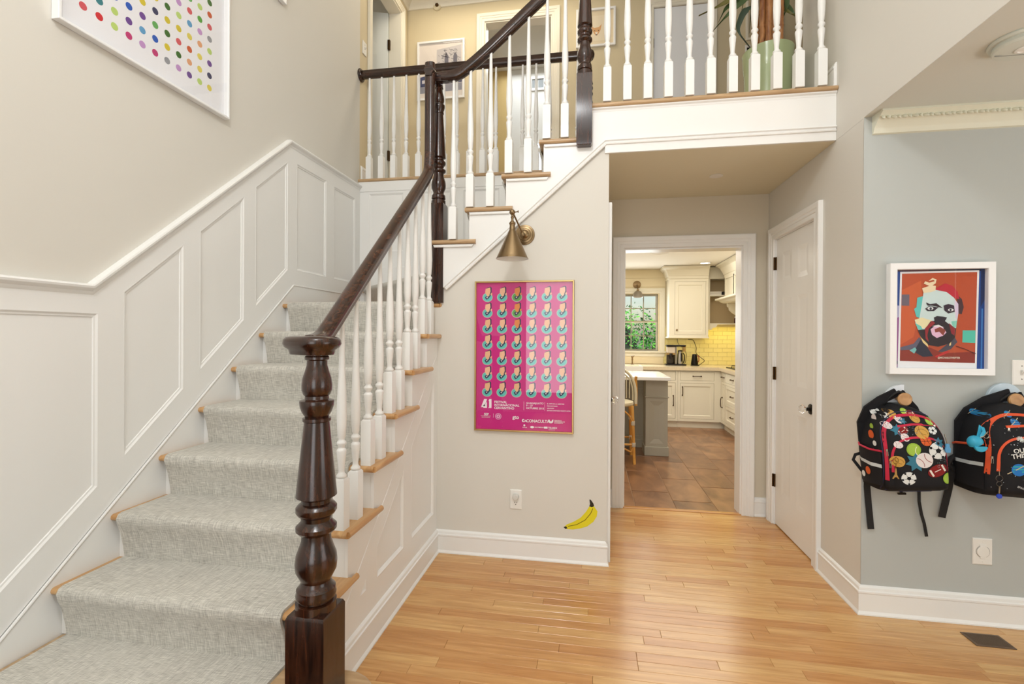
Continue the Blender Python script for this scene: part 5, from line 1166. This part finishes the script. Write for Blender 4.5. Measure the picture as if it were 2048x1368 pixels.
def pull(par, mp, u, v, L=.10, vert=False):
    g = G(); q = (lambda t, s_, w: mp(u+(s_ if vert else t), v+(t if vert else s_), w))
    g.tube([q(-L/2, 0, 0), q(-L/2, 0, .018), q(-L/4, 0, .026), q(L/4, 0, .026), q(L/2, 0, .018), q(L/2, 0, 0)], .0055, 8)
    for t in (-L/2, L/2): g.lathe([(.001, 0), (.010, 0), (.010, .004), (.001, .005)], 10, mp=lambda x, y, z, t=t: q(t+x, y, z))
    return g.build('handle', BRASSD, par, smooth=50)
def front(par, name, a, b, c, d, mp, fr=.035):
    o = G().plate(rect(a, b, c, d), [rect(a+fr, b-fr, c+fr, d-fr)] if fr else [], -.02, 0, mp).build(name, CAB, par)
    if fr:
        g = G(); g.prism(rect(a+fr, b-fr, c+fr, d-fr), -.014, -.011, mp); g.mould(rect(a+fr, b-fr, c+fr, d-fr), [(0, 0), (.006, -.002), (.012, -.011)], mp, closed=True); p = g.build('panel', CAB, par); 
    return o
def base_cab(label, mp, u0, u1, items, depth=.58, group=None, loc=None):
    o = thing('base_cabinet', loc or mp((u0+u1)/2, 0, 0), label, 'cabinet', group)
    holes = [rect(a-.003, b+.003, c-.003, d+.003) for k, a, b, c, d in items]
    G().plate(rect(u0, u1, .095, .83), holes, -.02, 0, mp).build('face_frame', CAB, o)
    G().prism(rect(u0, u1, .095, .829), -depth, -.021, mp).build('carcass', CAB, o); G().prism(rect(u0, u1, 0, .095), -depth, -.045, mp).build('toe_kick', CAB, o)
    for k, a, b, c, d in items:
        f = front(o, 'door' if k[0] == 'd' else 'drawer', a, b, c, d, lambda u, v, w: mp(u, v, w-.002), 0 if k == 'flat' else .04)
        if k == 'dl': pull(o, mp, a+.028, d-.115, .12, True)
        elif k == 'dr': pull(o, mp, b-.028, (c+d)/2, .14, True)
        else: pull(o, mp, (a+b)/2, (c+d)/2, .11)
    return o
mb = XZ(7.2)
base_cab('cream base cabinet in the kitchen corner, one wide drawer over one door', mb, 1.24, 1.83, [('flat', 1.276, 1.734, .685, .808), ('dl', 1.276, 1.734, .135, .645)])
G().box(1.82, 1.90, 7.246, 7.4, 0, .095).build('toe_kick', CAB, bpy.data.objects['base_cabinet'])
base_cab('cream base cabinet behind the island, partly hidden by the island post', mb, .76, 1.238, [('flat', .80, 1.206, .685, .808), ('dr', .80, 1.206, .135, .645)])
base_cab('cream sink base cabinet, mostly hidden behind the rattan stool', mb, -.2, .758, [('dl', .30, .73, .135, .60), ('dr', -.16, .27, .135, .60)])
mr = lambda u, v, w: (1.83-w, u, v)
base_cab('narrow cream base cabinet with one tall door on the right kitchen run', mr, 7.02, 7.198, [('flat', 7.035, 7.150, .685, .808), ('dr', 7.035, 7.150, .135, .645)])
base_cab('cream three drawer base cabinet on the right kitchen run', mr, 6.30, 7.018, [('flat', 6.34, 6.975, .685, .808), ('w1', 6.34, 6.975, .40, .645), ('w2', 6.34, 6.975, .135, .365)])
base_cab('cream base cabinet nearest the doorway on the right kitchen run', mr, 5.2, 6.298, [('dl', 5.24, 5.74, .135, .808), ('dr', 5.76, 6.26, .135, .808)])
ct = G().plate([(-.2, 7.17), (1.80, 7.17), (1.80, 5.18), (KX-.001, 5.18), (KX-.001, KY-.011), (-.2, KY-.011)], [], .831, CT, XY(0)).build('countertop', STONE, bevel=.004)
tag(ct, 'cream stone countertop running around the kitchen corner', 'countertop')
bs = thing('trim_backsplash', (1.8, KY, CT), None, None, kind='structure')
for r_ in range(9):
    z0 = CT+.001+r_*.0655
    for c_ in range(10):
        x0 = 1.125+c_*.135-(.067 if r_ % 2 else 0); a, b = max(x0, 1.122), min(x0+.133, KX-.012)
        if b-a > .02 and z0 < 1.48: G().box(a, b, KY-.008, KY-.0006, z0, z0+.0635).build('tile', SPL, bs, bevel=.002)
for r_ in range(9):
    z0 = CT+.001+r_*.0655; G().box(KX-.008, KX-.0006, 5.6, KY-.01, z0, z0+.0635).build('tile_row', SPL, bs, bevel=.002)
def crown(par, path, ztop, h=.19, out=.10, m=None, side=-1):
    k = h/.19; pf2 = [(0, -h), (.012, -h+.008), (.014, -h+.045), (.022, -h+.05), (.030, -h+.075), (out*.55, -.055), (out*.85, -.03), (out, -.026), (out, 0), (0, 0)]
    g = G(); g.mould(path, pf2, lambda u, v, w: (u, v, ztop+w), side=side); g.build('crown', m or CAB, par, smooth=25)
uc = thing('wall_cabinet', (1.43, 7.49, 1.296), 'cream upper cabinet right of the kitchen window with one panelled door', 'cabinet')
mu = XZ(7.49)
G().plate(rect(1.158, 1.718, 1.31, 2.20), [rect(1.237, 1.683, 1.347, 2.143)], -.02, 0, mu).build('face_frame', CAB, uc); G().prism(rect(1.158, 1.718, 1.31, 2.36), -(KY-7.49-.012), -.021, mu).build('carcass', CAB, uc)
front(uc, 'door', 1.24, 1.68, 1.35, 2.14, lambda u, v, w: mu(u, v, w-.002), .045)
G().box(1.145, 1.73, 7.478, KY-.012, 1.292, 1.312).build('light_rail', CAB, uc, bevel=.004)
G().lathe([(.001, 0), (.012, 0), (.007, .006), (.008, .014), (.015, .020), (.014, .026), (.001, .030)], 14, mp=lambda x, y, z: mu(1.268+x, 1.415+y, z)).build('door_knob', BRASS, uc, smooth=40)
crown(uc, [(1.158, KY-.012), (1.158, 7.49), (1.718, 7.49)], 2.368)
os_ = thing('open_shelf_unit', (2.1, 7.6, 1.42), 'open cream shelf unit in the kitchen corner beside the upper cabinet', 'shelf')
ms = XZ(7.56)
G().plate([(1.72, 1.42), (1.78, 1.42), (1.80, 1.45), (1.84, 1.455), (1.87, 1.50), (KX-.01, 1.50), (KX-.01, 2.36), (1.72, 2.36)], [rect(1.757, KX-.03, 1.512, 2.185)], -.02, 0, ms).build('face_frame', CAB, os_)
G().box(1.722, KX-.01, KY-.02, KY-.0105, 1.50, 2.3).build('back_panel', mat('shelf_back_tan', (206, 184, 144), .6), os_); G().box(1.722, 1.74, 7.58, KY-.02, 1.50, 2.3).build('side_panel', CAB, os_)
for z in (1.50, 1.925): G().box(1.74, KX-.011, 7.565, KY-.0205, z, z+.018).build('shelf', CAB, os_)
G().box(1.74, KX-.011, 7.581, KY-.0205, 2.185, 2.20).build('top_panel', CAB, os_)
for k, (z, c, t_, l_) in enumerate(((1.944, (226, 220, 204), .028, 'pale cloth book lying under the other on the kitchen shelf'), (1.9725, (196, 178, 150), .024, 'tan book lying on top of the pale one on the kitchen shelf'))):
    bk = thing('book', (1.85, 7.68, z), l_, 'book', 'books on the kitchen shelf')
    G().box(1.765, 1.93, 7.60, 7.74, z, z+t_).build('pages', mat('paper_edge', (236, 230, 216), .8), bk); G().box(1.762, 1.933, 7.597, 7.743, z+t_, z+t_+.003).build('cover', mat('book_cover_%d' % k, c, .6), bk); G().box(1.762, 1.933, 7.597, 7.743, z-.0001, z+.0028).build('cover', mat('book_cover_%d' % k, c, .6), bk)
rd = thing('radio', (1.98, 7.66, 1.944), 'small black box beside the books on the kitchen shelf', 'box'); G().box(1.945, 2.05, 7.60, 7.72, 1.9435, 1.995).build('case', BLACK, rd, bevel=.006); G().box(1.955, 2.04, 7.598, 7.601, 1.955, 1.985).build('front_grille', mat('grille_dark', (50, 46, 42), .6), rd)
jr = thing('jar', (2.14, 7.62, 1.518), 'small dark jar with white lid at the right of the lower kitchen shelf', 'jar'); G().lathe([(.001, 1.5185), (.024, 1.5185), (.026, 1.53), (.025, 1.58), (.018, 1.60), (.001, 1.60)], 16, c=(2.14, 7.62, 0)).build('jar_body', mat('dark_red_glaze', (86, 40, 34), .3), jr, smooth=40); G().lathe([(.001, 1.601), (.019, 1.601), (.019, 1.62), (.001, 1.622)], 16, c=(2.14, 7.62, 0)).build('lid', PLAST, jr, smooth=30)
# range hood
hd = thing('range_hood', (2.1, 6.9, 1.8), 'cream wooden mantel range hood with crown and bracket on the right kitchen wall', 'range hood')
HX, H0, H1 = 1.915, 6.0, 7.34
G().box(HX, KX-.001, H0, H1, 1.87, 2.36).build('hood_body', CAB, hd)
mh = lambda u, v, w: (HX-w, u, v)
for a, b in ((6.05, 6.45), (6.48, 6.87), (6.90, 7.29)): g = G(); g.mould(rect(a, b, 1.90, 2.15), [(0, .0005), (0, .012), (-.035, .012), (-.035, .0005)], mh, closed=True); g.build('panel', CAB, hd)
crown(hd, [(KX-.002, H1), (HX, H1), (HX, H0)], 2.366, .2, .11, side=-1)
g = G(); g.mould([(KX-.002, H1), (HX, H1), (HX, H0), (KX-.002, H0)], [(0, 1.80), (.02, 1.80), (.05, 1.815), (.07, 1.835), (.10, 1.84), (.115, 1.85), (.115, 1.872), (0, 1.872)], lambda u, v, w: (u, v, w), side=-1); g.build('mantel', CAB, hd)
G().box(HX, KX-.001, H0, H1, 1.80, 1.869).build('hood_base', CAB, hd)
for y0 in (7.27, 6.02):
    G().prism([(1.93, 1.80), (1.935, 1.75), (1.955, 1.735), (1.96, 1.70), (2.00, 1.66), (2.06, 1.62), (2.11, 1.55), (2.15, 1.50), (2.20, 1.46), (KX-.009, 1.44), (KX-.009, 1.80)], y0, y0+.06, lambda u, v, w: (u, w, v)).build('bracket', CAB, hd, bevel=.004)
ck = thing('cooktop', (2.1, 6.8, CT), 'black cooktop with grates under the range hood', 'cooktop'); G().box(1.88, 2.38, 6.3, 7.15, CT+.0005, CT+.012).build('glass_top', BLACK, ck, bevel=.003)
for y0 in (6.5, 6.72, 6.95): g = G(); g.tube([(1.90, y0, CT+.012), (1.90, y0, CT+.04), (2.34, y0, CT+.04), (2.34, y0, CT+.012)], .006, 6); g.tube([(2.12, y0-.08, CT+.040), (2.12, y0+.08, CT+.040)], .006, 6); g.build('grate', BLACK, ck)
# ceiling fittings
for k, (x, y) in enumerate(((1.582, 6.132), (1.604, 7.20))):
    dl_ = thing('downlight', (x, y, Zc), ('lit recessed ceiling light nearest the hall doorway in the kitchen', 'lit recessed ceiling light above the kitchen corner')[k], 'ceiling light', 'recessed kitchen lights')
    G().lathe([(.062, 0), (.080, 0), (.080, -.005), (.064, -.006), (.062, -.002)], 28, c=(x, y, Zc)).build('trim_ring', PLAST, dl_, smooth=30); G().lathe([(.001, -.001), (.063, -.001), (.063, -.003), (.001, -.003)], 28, c=(x, y, Zc)).build('lens', mat('lit_lens', (255, 244, 222), .5, emit=9), dl_)
spk = G().lathe([(.001, 0), (.115, 0), (.117, -.004), (.108, -.008), (.104, -.005), (.001, -.005)], 36, c=(.845, 6.21, Zc)).build('ceiling_speaker', mat('speaker_white', (222, 214, 198), .6), smooth=30); tag(spk, 'flat round speaker grille in the kitchen ceiling', 'speaker')
# kitchen sconce
ks = thing('wall_lamp', (.712, KY-.01, 2.135), 'brass kitchen sconce with grey dome shade above the window', 'lamp')
G().lathe([(.001, 0), (.060, 0), (.062, .006), (.045, .012), (.02, .016), (.001, .02)], 28, mp=lambda x, y, z: (.712+x, KY-.0105-z, 2.135+y)).build('wall_plate', BRASS, ks, smooth=30)
G().tube([(.712, KY-.03, 2.13), (.714, KY-.09, 2.10), (.716, KY-.12, 2.05)], .008, 10).build('arm', BRASS, ks, smooth=50); G().lathe([(.001, 2.055), (.018, 2.05), (.020, 2.03), (.016, 2.02)], 16, c=(.716, KY-.13, 0)).build('socket', BRASS, ks, smooth=40)
g = G(); n = 32; vs = []; pf3 = [(.016, 2.028), (.045, 2.018), (.065, 1.99), (.075, 1.95), (.078, 1.925), (.074, 1.925), (.070, 1.95), (.060, 1.985), (.042, 2.010)]
for r_, z_ in pf3: vs += [(.716+r_*cos(2*pi*i/n), KY-.13+r_*sin(2*pi*i/n), z_) for i in range(n)]
g.add(vs, [(k*n+i, k*n+(i+1) % n, (k+1)*n+(i+1) % n, (k+1)*n+i) for k in range(len(pf3)-1) for i in range(n)]); g.build('lamp_shade', mat('warm_grey_enamel', (128, 118, 104), .35), ks, smooth=50)
G().lathe([(.001, 1.93), (.03, 1.94), (.03, 1.965), (.001, 1.99)], 14, c=(.716, KY-.13, 0)).build('bulb', mat('lit_bulb', (255, 236, 200), .5, emit=6), ks, smooth=60)
# tap, sink
tp = thing('tap', (.632, 7.62, CT), 'short brass side spray tap on the counter below the kitchen window', 'tap')
G().lathe([(.001, 0), (.024, 0), (.022, .010), (.010, .016), (.009, .06), (.014, .07), (.011, .10), (.018, .118), (.020, .130), (.001, .138)], 18, c=(.632, 7.62, CT)).build('spray_body', BRASS, tp, smooth=40); G().tube([(.632, 7.62, CT+.125), (.66, 7.60, CT+.135)], .005, 8).build('lever', BRASS, tp)
sk_ = thing('sink', (.35, 7.3, .62), 'white apron front sink rim at the left edge of the kitchen counter', 'sink'); G().plate(rect(-.05, .745, 7.13, 7.55), [rect(-.01, .705, 7.17, 7.51)], CT-.24, CT+.004, XY(0)).build('basin_wall', mat('fireclay_white', (242, 240, 234), .15), sk_, bevel=.004); G().box(-.01, .705, 7.17, 7.51, CT-.24, CT-.22).build('basin_floor', MATS['fireclay_white'], sk_)
# coffee maker and grinder kettle
cm = thing('coffee_maker', (1.27, 7.6, CT), 'black and steel drip coffee maker with glass jug on the kitchen counter', 'coffee maker')
G().box(1.120, 1.418, 7.52, 7.68, CT, CT+.022).build('base', BLACK, cm, bevel=.008); G().box(1.132, 1.412, 7.53, 7.66, 1.162, 1.190).build('lid', BLACK, cm, bevel=.008)
G().box(1.262, 1.285, 7.56, 7.64, CT+.022, 1.162).build('column', mat('brushed_steel', (176, 174, 170), .3, 1), cm, bevel=.003)
G().box(1.142, 1.258, 7.55, 7.65, 1.066, 1.161).build('water_tank', mat('frosted_tank', (204, 192, 176), .2), cm, bevel=.006); G().box(1.134, 1.262, 7.545, 7.655, 1.040, 1.066).build('brass_band', GOLD, cm)
G().lathe([(.001, 0), (.058, 0), (.061, .008), (.060, .16), (.001, .161)], 24, c=(1.198, 7.60, CT+.0225)).build('dark_jug', mat('coffee_glass', (30, 22, 18), .08), cm, smooth=40)
G().lathe([(.001, 0), (.048, 0), (.050, .01), (.040, .14), (.030, .175), (.034, .19), (.001, .2)], 24, c=(1.338, 7.59, CT+.0225)).build('steel_jug', MATS['brushed_steel'], cm, smooth=40); G().lathe([(.001, .19), (.034, .19), (.032, .205), (.001, .21)], 20, c=(1.338, 7.59, CT+.0225)).build('jug_lid', BLACK, cm, smooth=30)
G().tube([(1.372, 7.57, CT+.19), (1.395, 7.56, CT+.16), (1.395, 7.56, CT+.08), (1.384, 7.57, CT+.04)], .007, 8).build('handle', BLACK, cm, smooth=50); G().tube([(1.345, 7.535, CT+.185), (1.345, 7.53, CT+.06)], .009, 8).build('handle', BLACK, cm, smooth=50); G().box(1.375, 1.412, 7.56, 7.64, CT+.21, 1.162).build('filter_holder', GOLD, cm, bevel=.004)
kt = thing('kettle', (1.55, 7.6, CT), 'black tapered kettle on its base right of the coffee maker', 'kettle')
G().lathe([(.001, 0), (.062, 0), (.064, .006), (.058, .014), (.001, .016)], 24, c=(1.552, 7.58, CT)).build('base', BLACK, kt, smooth=30); G().lathe([(.001, .017), (.050, .017), (.052, .03), (.040, .12), (.034, .165), (.030, .172), (.001, .175)], 24, c=(1.545, 7.58, CT)).build('kettle_body', BLACK, kt, smooth=40); G().tube([(1.575, 7.56, CT+.15), (1.60, 7.55, CT+.14), (1.602, 7.55, CT+.08), (1.588, 7.56, CT+.05)], .007, 8).build('handle', mat('red_brown_handle', (150, 60, 30), .4), kt, smooth=50)
cb = G(); cb.tube(smoothpath([(1.49, KY-.02, 1.275), (1.56, 7.76, 1.27), (1.60, 7.72, 1.15), (1.585, 7.70, 1.06), (1.66, 7.66, .99), (1.705, 7.62, .95), (1.63, 7.56, .905), (1.606, 7.585, .884)]), .0045, 6); tag(cb.build('power_cord', BLACK, smooth=60), 'black cord looping from the wall socket to the kettle', 'cord')
cb = G(); cb.tube(smoothpath([(1.33, KY-.02, 1.28), (1.33, 7.72, 1.20), (1.40, 7.70, 1.14), (1.45, 7.68, 1.05), (1.43, 7.66, .93), (1.41, 7.64, .895)]), .0035, 6); tag(cb.build('power_cord', BLACK, smooth=60), 'thin black cord behind the coffee maker', 'cord')
l_ = area('under_cabinet_light', (2.05, 7.62, 1.49), (0, 0, 0), .6, .05, 1.6, (1, .80, .25)); area('under_cabinet_light_left', (1.45, 7.62, 1.285), (0, 0, 0), .4, .05, .5, (1, .86, .5))

# island
isl = thing('kitchen_island', (.3, 5.8, 0), 'grey painted kitchen island with panelled corner post and white marble top', 'island')
G().box(-.9, .845, 5.33, 6.20, .842, .880).build('marble_top', MARB, isl, bevel=.005)
mi = XZ(5.46)
def post(x0, x1, y0, y1):
    m2 = XZ(y0); G().box(x0, x1, y0, y1, .645, .841).build('post_block', GREY, isl); G().plate(rect(x0, x1, .10, .645), [rect(x0+.042, x1-.042, .135, .605)], -.030, 0, m2).build('post_frame', GREY, isl)
    g = G(); g.mould(rect(x0+.042, x1-.042, .135, .605), [(0, 0), (.002, -.016), (.006, -.022), (.026, -.022), (.038, -.008), (.05, -.008)], m2, closed=True); g.prism(rect(x0+.092, x1-.092, .185, .555), -.028, -.008, m2); g.build('panel', GREY, isl)
    G().box(x0, x1, y0+.0305, y1, .10, .645).build('post_core', GREY, isl); G().box(x0-.012, x1+.012, y0-.012, y1+.012, 0, .10).build('plinth', GREY, isl, bevel=.005); G().box(x0-.012, x1+.012, y0-.012, y1+.012, .642, .654).build('bead', GREY, isl, bevel=.004)
post(.600, .836, 5.46, 5.70)
GRD = GREY
G().box(-.85, .836, 5.85, 6.15, .09, .841).build('body', GREY, isl); G().box(-.85, .836, 5.83, 6.17, 0, .10).build('plinth', GREY, isl, bevel=.005)
for a in (-.8, -.25, .30): G().mould(rect(a, a+.5, .14, .66), [(0, .0), (0, .010), (-.04, .010), (-.04, .0)], XZ(5.8495), closed=True).build('panel', GREY, isl)
# rattan bar stool
bsn = thing('bar_stool', (.24, 5.2, 0), 'rattan bar stool with woven cream back at the kitchen island', 'stool')
RAT = wood('rattan_cane', ((196, 130, 50), (236, 178, 88)), (4, 4, 1.5), .35, .3, rnd=False); WEA = mat('woven_cream', (222, 214, 186), .5, bump=(200, .6)); BND = mat('rattan_binding', (206, 196, 180), .6)
legs = [((.425, 5.085), (.446, 5.055)), ((.045, 5.085), (.025, 5.055)), ((.425, 5.42), (.445, 5.45)), ((.045, 5.42), (.025, 5.45))]
for (a, b), (c, d) in legs: G().tube([(c, d, 0), (b and a, b, .60)], .0155, 10).build('leg', RAT, bsn, smooth=60)
for z in (.20, .42):
    t = z/.60; P4 = [(c+(a-c)*t, d+(b-d)*t, z) for (a, b), (c, d) in (legs[0], legs[1], legs[3], legs[2])]
    if z == .20:
        for i in range(4): G().tube([P4[i], P4[(i+1) % 4]], .011, 8).build('stretcher', RAT, bsn, smooth=60)
    for p in P4: G().lathe([(.018, -.022), (.0195, -.018), (.0195, .018), (.018, .022)], 12, c=p).build('binding', BND, bsn, smooth=30)
for s_ in (0, 1): 
    x = .436 if s_ == 0 else .034; sg = -1 if s_ == 0 else 1
    G().tube(smoothpath([(x+sg*.004, 5.062, .17), (x+sg*.02, 5.06, .12), (x+sg*.085, 5.06, .155), (x+sg*.17, 5.06, .175)]), .009, 8).build('brace', RAT, bsn, smooth=60); G().tube(smoothpath([(x-sg*.002, 5.07, .40), (x+sg*.04, 5.07, .50), (x+sg*.12, 5.07, .565), (x+sg*.19, 5.07, .575)]), .009, 8).build('brace', RAT, bsn, smooth=60)
G().lathe([(.001, .585), (.205, .585), (.218, .600), (.214, .622), (.18, .632), (.001, .628)], 32, c=(.235, 5.25, 0)).build('seat', WEA, bsn, smooth=40)
hp = [(.235+.225*cos(a), 5.075+.01*abs(cos(a))**2, .62+.375*max(0, sin(a))**.62) for a in [k*pi/24 for k in range(25)]]
G().tube(hp, .0145, 10).build('back_hoop', WEA, bsn, smooth=60); G().tube([(.235+.195*cos(a), 5.078, .66+.295*max(0, sin(a))**.62) for a in [k*pi/24 for k in range(25)]], .008, 8).build('inner_hoop', WEA, bsn, smooth=60)
for k in range(11):
    x = .235+(-.16+k*.032); u = min(.98, abs(x-.235)/.195); G().tube([(x, 5.078, .68), (x, 5.078, .66+.295*(1-u*u)**.31)], .0055, 6).build('slat', WEA, bsn, smooth=60)
for x in (.462, .008): G().tube(smoothpath([(x, 5.10, .60), (x+.004, 5.11, .76), (x-.004*1, 5.10, .86), (x, 5.09, .905)]), .014, 8).build('arm', RAT, bsn, smooth=60)

# ------------------------------------------------------------------ potted cane plant on the balcony
pp = thing('potted_plant', (1.075, 3.20, Z2), 'cane palm in a ribbed green pot behind the balcony balusters', 'plant')
GP = mat('sage_green_glaze', (176, 190, 146), .22, spec=.6)
g = G(); prp = [(.001, 0), (.118, 0), (.122, .008)]+[(.124+.012*t/.40+(.0016 if k % 2 else 0), .012+t) for k, t in [(k, k*.0085) for k in range(36)]]+[(.140, .345), (.143, .415), (.146, .43), (.138, .43), (.135, .40), (.001, .39)]
g.lathe(prp, 48, c=(1.075, 3.20, Z2)); g.build('pot', GP, pp, smooth=35); G().lathe([(.001, .391), (.134, .391), (.13, .397), (.001, .399)], 24, c=(1.075, 3.20, Z2)).build('soil', mat('potting_soil', (60, 44, 32), .95), pp)
CANE = wood('palm_cane', ((120, 66, 30), (196, 138, 82)), (10, 10, 3), .5, .1, rnd=False)
for x, y, r_, dx in ((-.040, -.03, .017, -.004), (-.012, -.05, .019, .003), (.022, -.03, .016, -.002), (.066, -.02, .015, .010), (-.058, .01, .013, -.01), (.005, .01, .014, .02)):
    g = G(); pr_ = []; z = 0
    while z < .95: pr_ += [(r_, z), (r_, z+.085), (r_*1.16, z+.090), (r_*1.1, z+.097)]; z += .098
    g.lathe(pr_, 12, mp=lambda a, b, c, x=x, y=y, dx=dx: (1.075+x+a+dx*c, 3.20+y+b, Z2+.39+c)); g.build('cane', CANE, pp, smooth=40)
LEAFM = [mat('palm_leaf', (66, 88, 46), .45), mat('palm_leaf_olive', (104, 98, 42), .5), mat('palm_leaf_dark', (56, 74, 58), .4)]
def blade(pts, w, m):
    P = smoothpath(pts, 5); n = len(P); vs = []; fs = []
    for i, p in enumerate(P):
        t = i/(n-1); ww = w*min(1, t*5+.25)*(1-t**2.4)+.0006; d = (P[min(i+1, n-1)]-P[max(i-1, 0)]).normalized(); sd = d.cross(Vector((.15, -1, .2))).normalized()
        vs += [p+sd*ww, p+Vector((0, .006, -.002)), p-sd*ww, p+Vector((0, .0085, -.003))]
    for i in range(n-1): fs += [(i*4+k, i*4+(k+1) % 4, (i+1)*4+(k+1) % 4, (i+1)*4+k) for k in range(4)]
    G().add(vs, fs).build('leaf', m, pp, smooth=60)
c0 = (1.03, 3.17)
BL = [([(1.02, 3.2, 3.50), (.92, 3.2, 3.49), (.80, 3.2, 3.42), (.665, 3.2, 3.37)], .022, 1), ([(1.02, 3.18, 3.48), (.90, 3.18, 3.40), (.83, 3.18, 3.34), (.745, 3.18, 3.25)], .016, 0), ([(1.0, 3.2, 3.40), (.93, 3.19, 3.36), (.885, 3.18, 3.24), (.965, 3.17, 3.12)], .020, 2), ([(1.01, 3.22, 3.46), (.88, 3.22, 3.44), (.83, 3.22, 3.41), (.79, 3.22, 3.33)], .018, 0), ([(1.0, 3.2, 3.56), (.90, 3.2, 3.56), (.82, 3.2, 3.50), (.76, 3.2, 3.48)], .022, 1), ([(1.10, 3.2, 3.50), (1.17, 3.2, 3.48), (1.19, 3.2, 3.38), (1.15, 3.2, 3.27)], .022, 0), ([(1.10, 3.2, 3.46), (1.16, 3.22, 3.42), (1.22, 3.22, 3.36), (1.262, 3.22, 3.28)], .022, 0), ([(1.08, 3.2, 3.40), (1.14, 3.2, 3.38), (1.20, 3.2, 3.33), (1.26, 3.2, 3.30)], .018, 1)]
for k, (p, w, m) in enumerate(BL): blade(p, w, LEAFM[m])
rg = random.Random(8)
for k in range(22):
    a = rg.uniform(0, 2*pi); zt = rg.uniform(3.62, 3.95); L = rg.uniform(.25, .42); x, y = 1.06+rg.uniform(-.05, .05), 3.2; dx, dy = cos(a)*L*.6, sin(a)*L*.8+ .1
    dx = min(dx, .17)
    blade([(x, y, zt-.15), (x+dx*.4, y+dy*.4, zt), (x+dx*.8, y+dy*.8, zt-.02), (x+dx, y+dy, zt-.20)], rg.uniform(.014, .022), LEAFM[k % 3])
# small fittings of the upper hall and the bedroom beyond
wallplate('wall_outlet', 'small white plate with dark insert on the tan wall behind the palm pot', mpu, 1.482, 4.095, 'plain', .05, .11)
G().box(1.472, 1.495, 4.938, 4.9435, 4.07, 4.12).build('insert', BLACK, bpy.data.objects['wall_outlet.001'])
f3 = framed('framed_photo', 'lower corner of a white framed picture right of the white upper door', 'picture', mpu, 1.46, 1.80, 4.19, 4.62, .022, .02, TRIMC, glass=False)
G().add([mpu(u, v, .006) for u, v in rect(1.48, 1.78, 4.21, 4.6)], [(0, 1, 2, 3)]).build('print', mat('beige_mount', (206, 190, 158), .7), f3)
w2 = thing('window_2', (-.66, 6.3, 4.6), None, None, kind='structure'); mw = XZ(6.298)
g = G(); g.mould(rect(-.795, -.635, 4.59, 4.71), [(0, 0), (0, .02), (-.03, .02), (-.03, 0)], mw, closed=True); g.build('frame', TRIM, w2)
for a in (-.792, -.712): G().prism(rect(a+.004, a+.070, 4.595, 4.705), .001, .006, mw).build('pane', mat('dusk_pane', (128, 132, 132), .1), w2)
w3 = thing('window_3', (-.69, 6.3, 3.5), None, None, kind='structure'); g = G(); g.mould(rect(-.76, -.66, 3.50, 3.86), [(0, 0), (0, .02), (-.03, .02), (-.03, 0)], mw, closed=True); g.build('frame', TRIM, w3)
for z in (3.51, 3.69): G().prism(rect(-.755, -.665, z, z+.165), .001, .004, mw).build('pane', mat('bright_window_pane', (226, 238, 250), .3, emit=1.6), w3)
# slatted top of the flat panel: nothing else stands in the side room view
#PART6
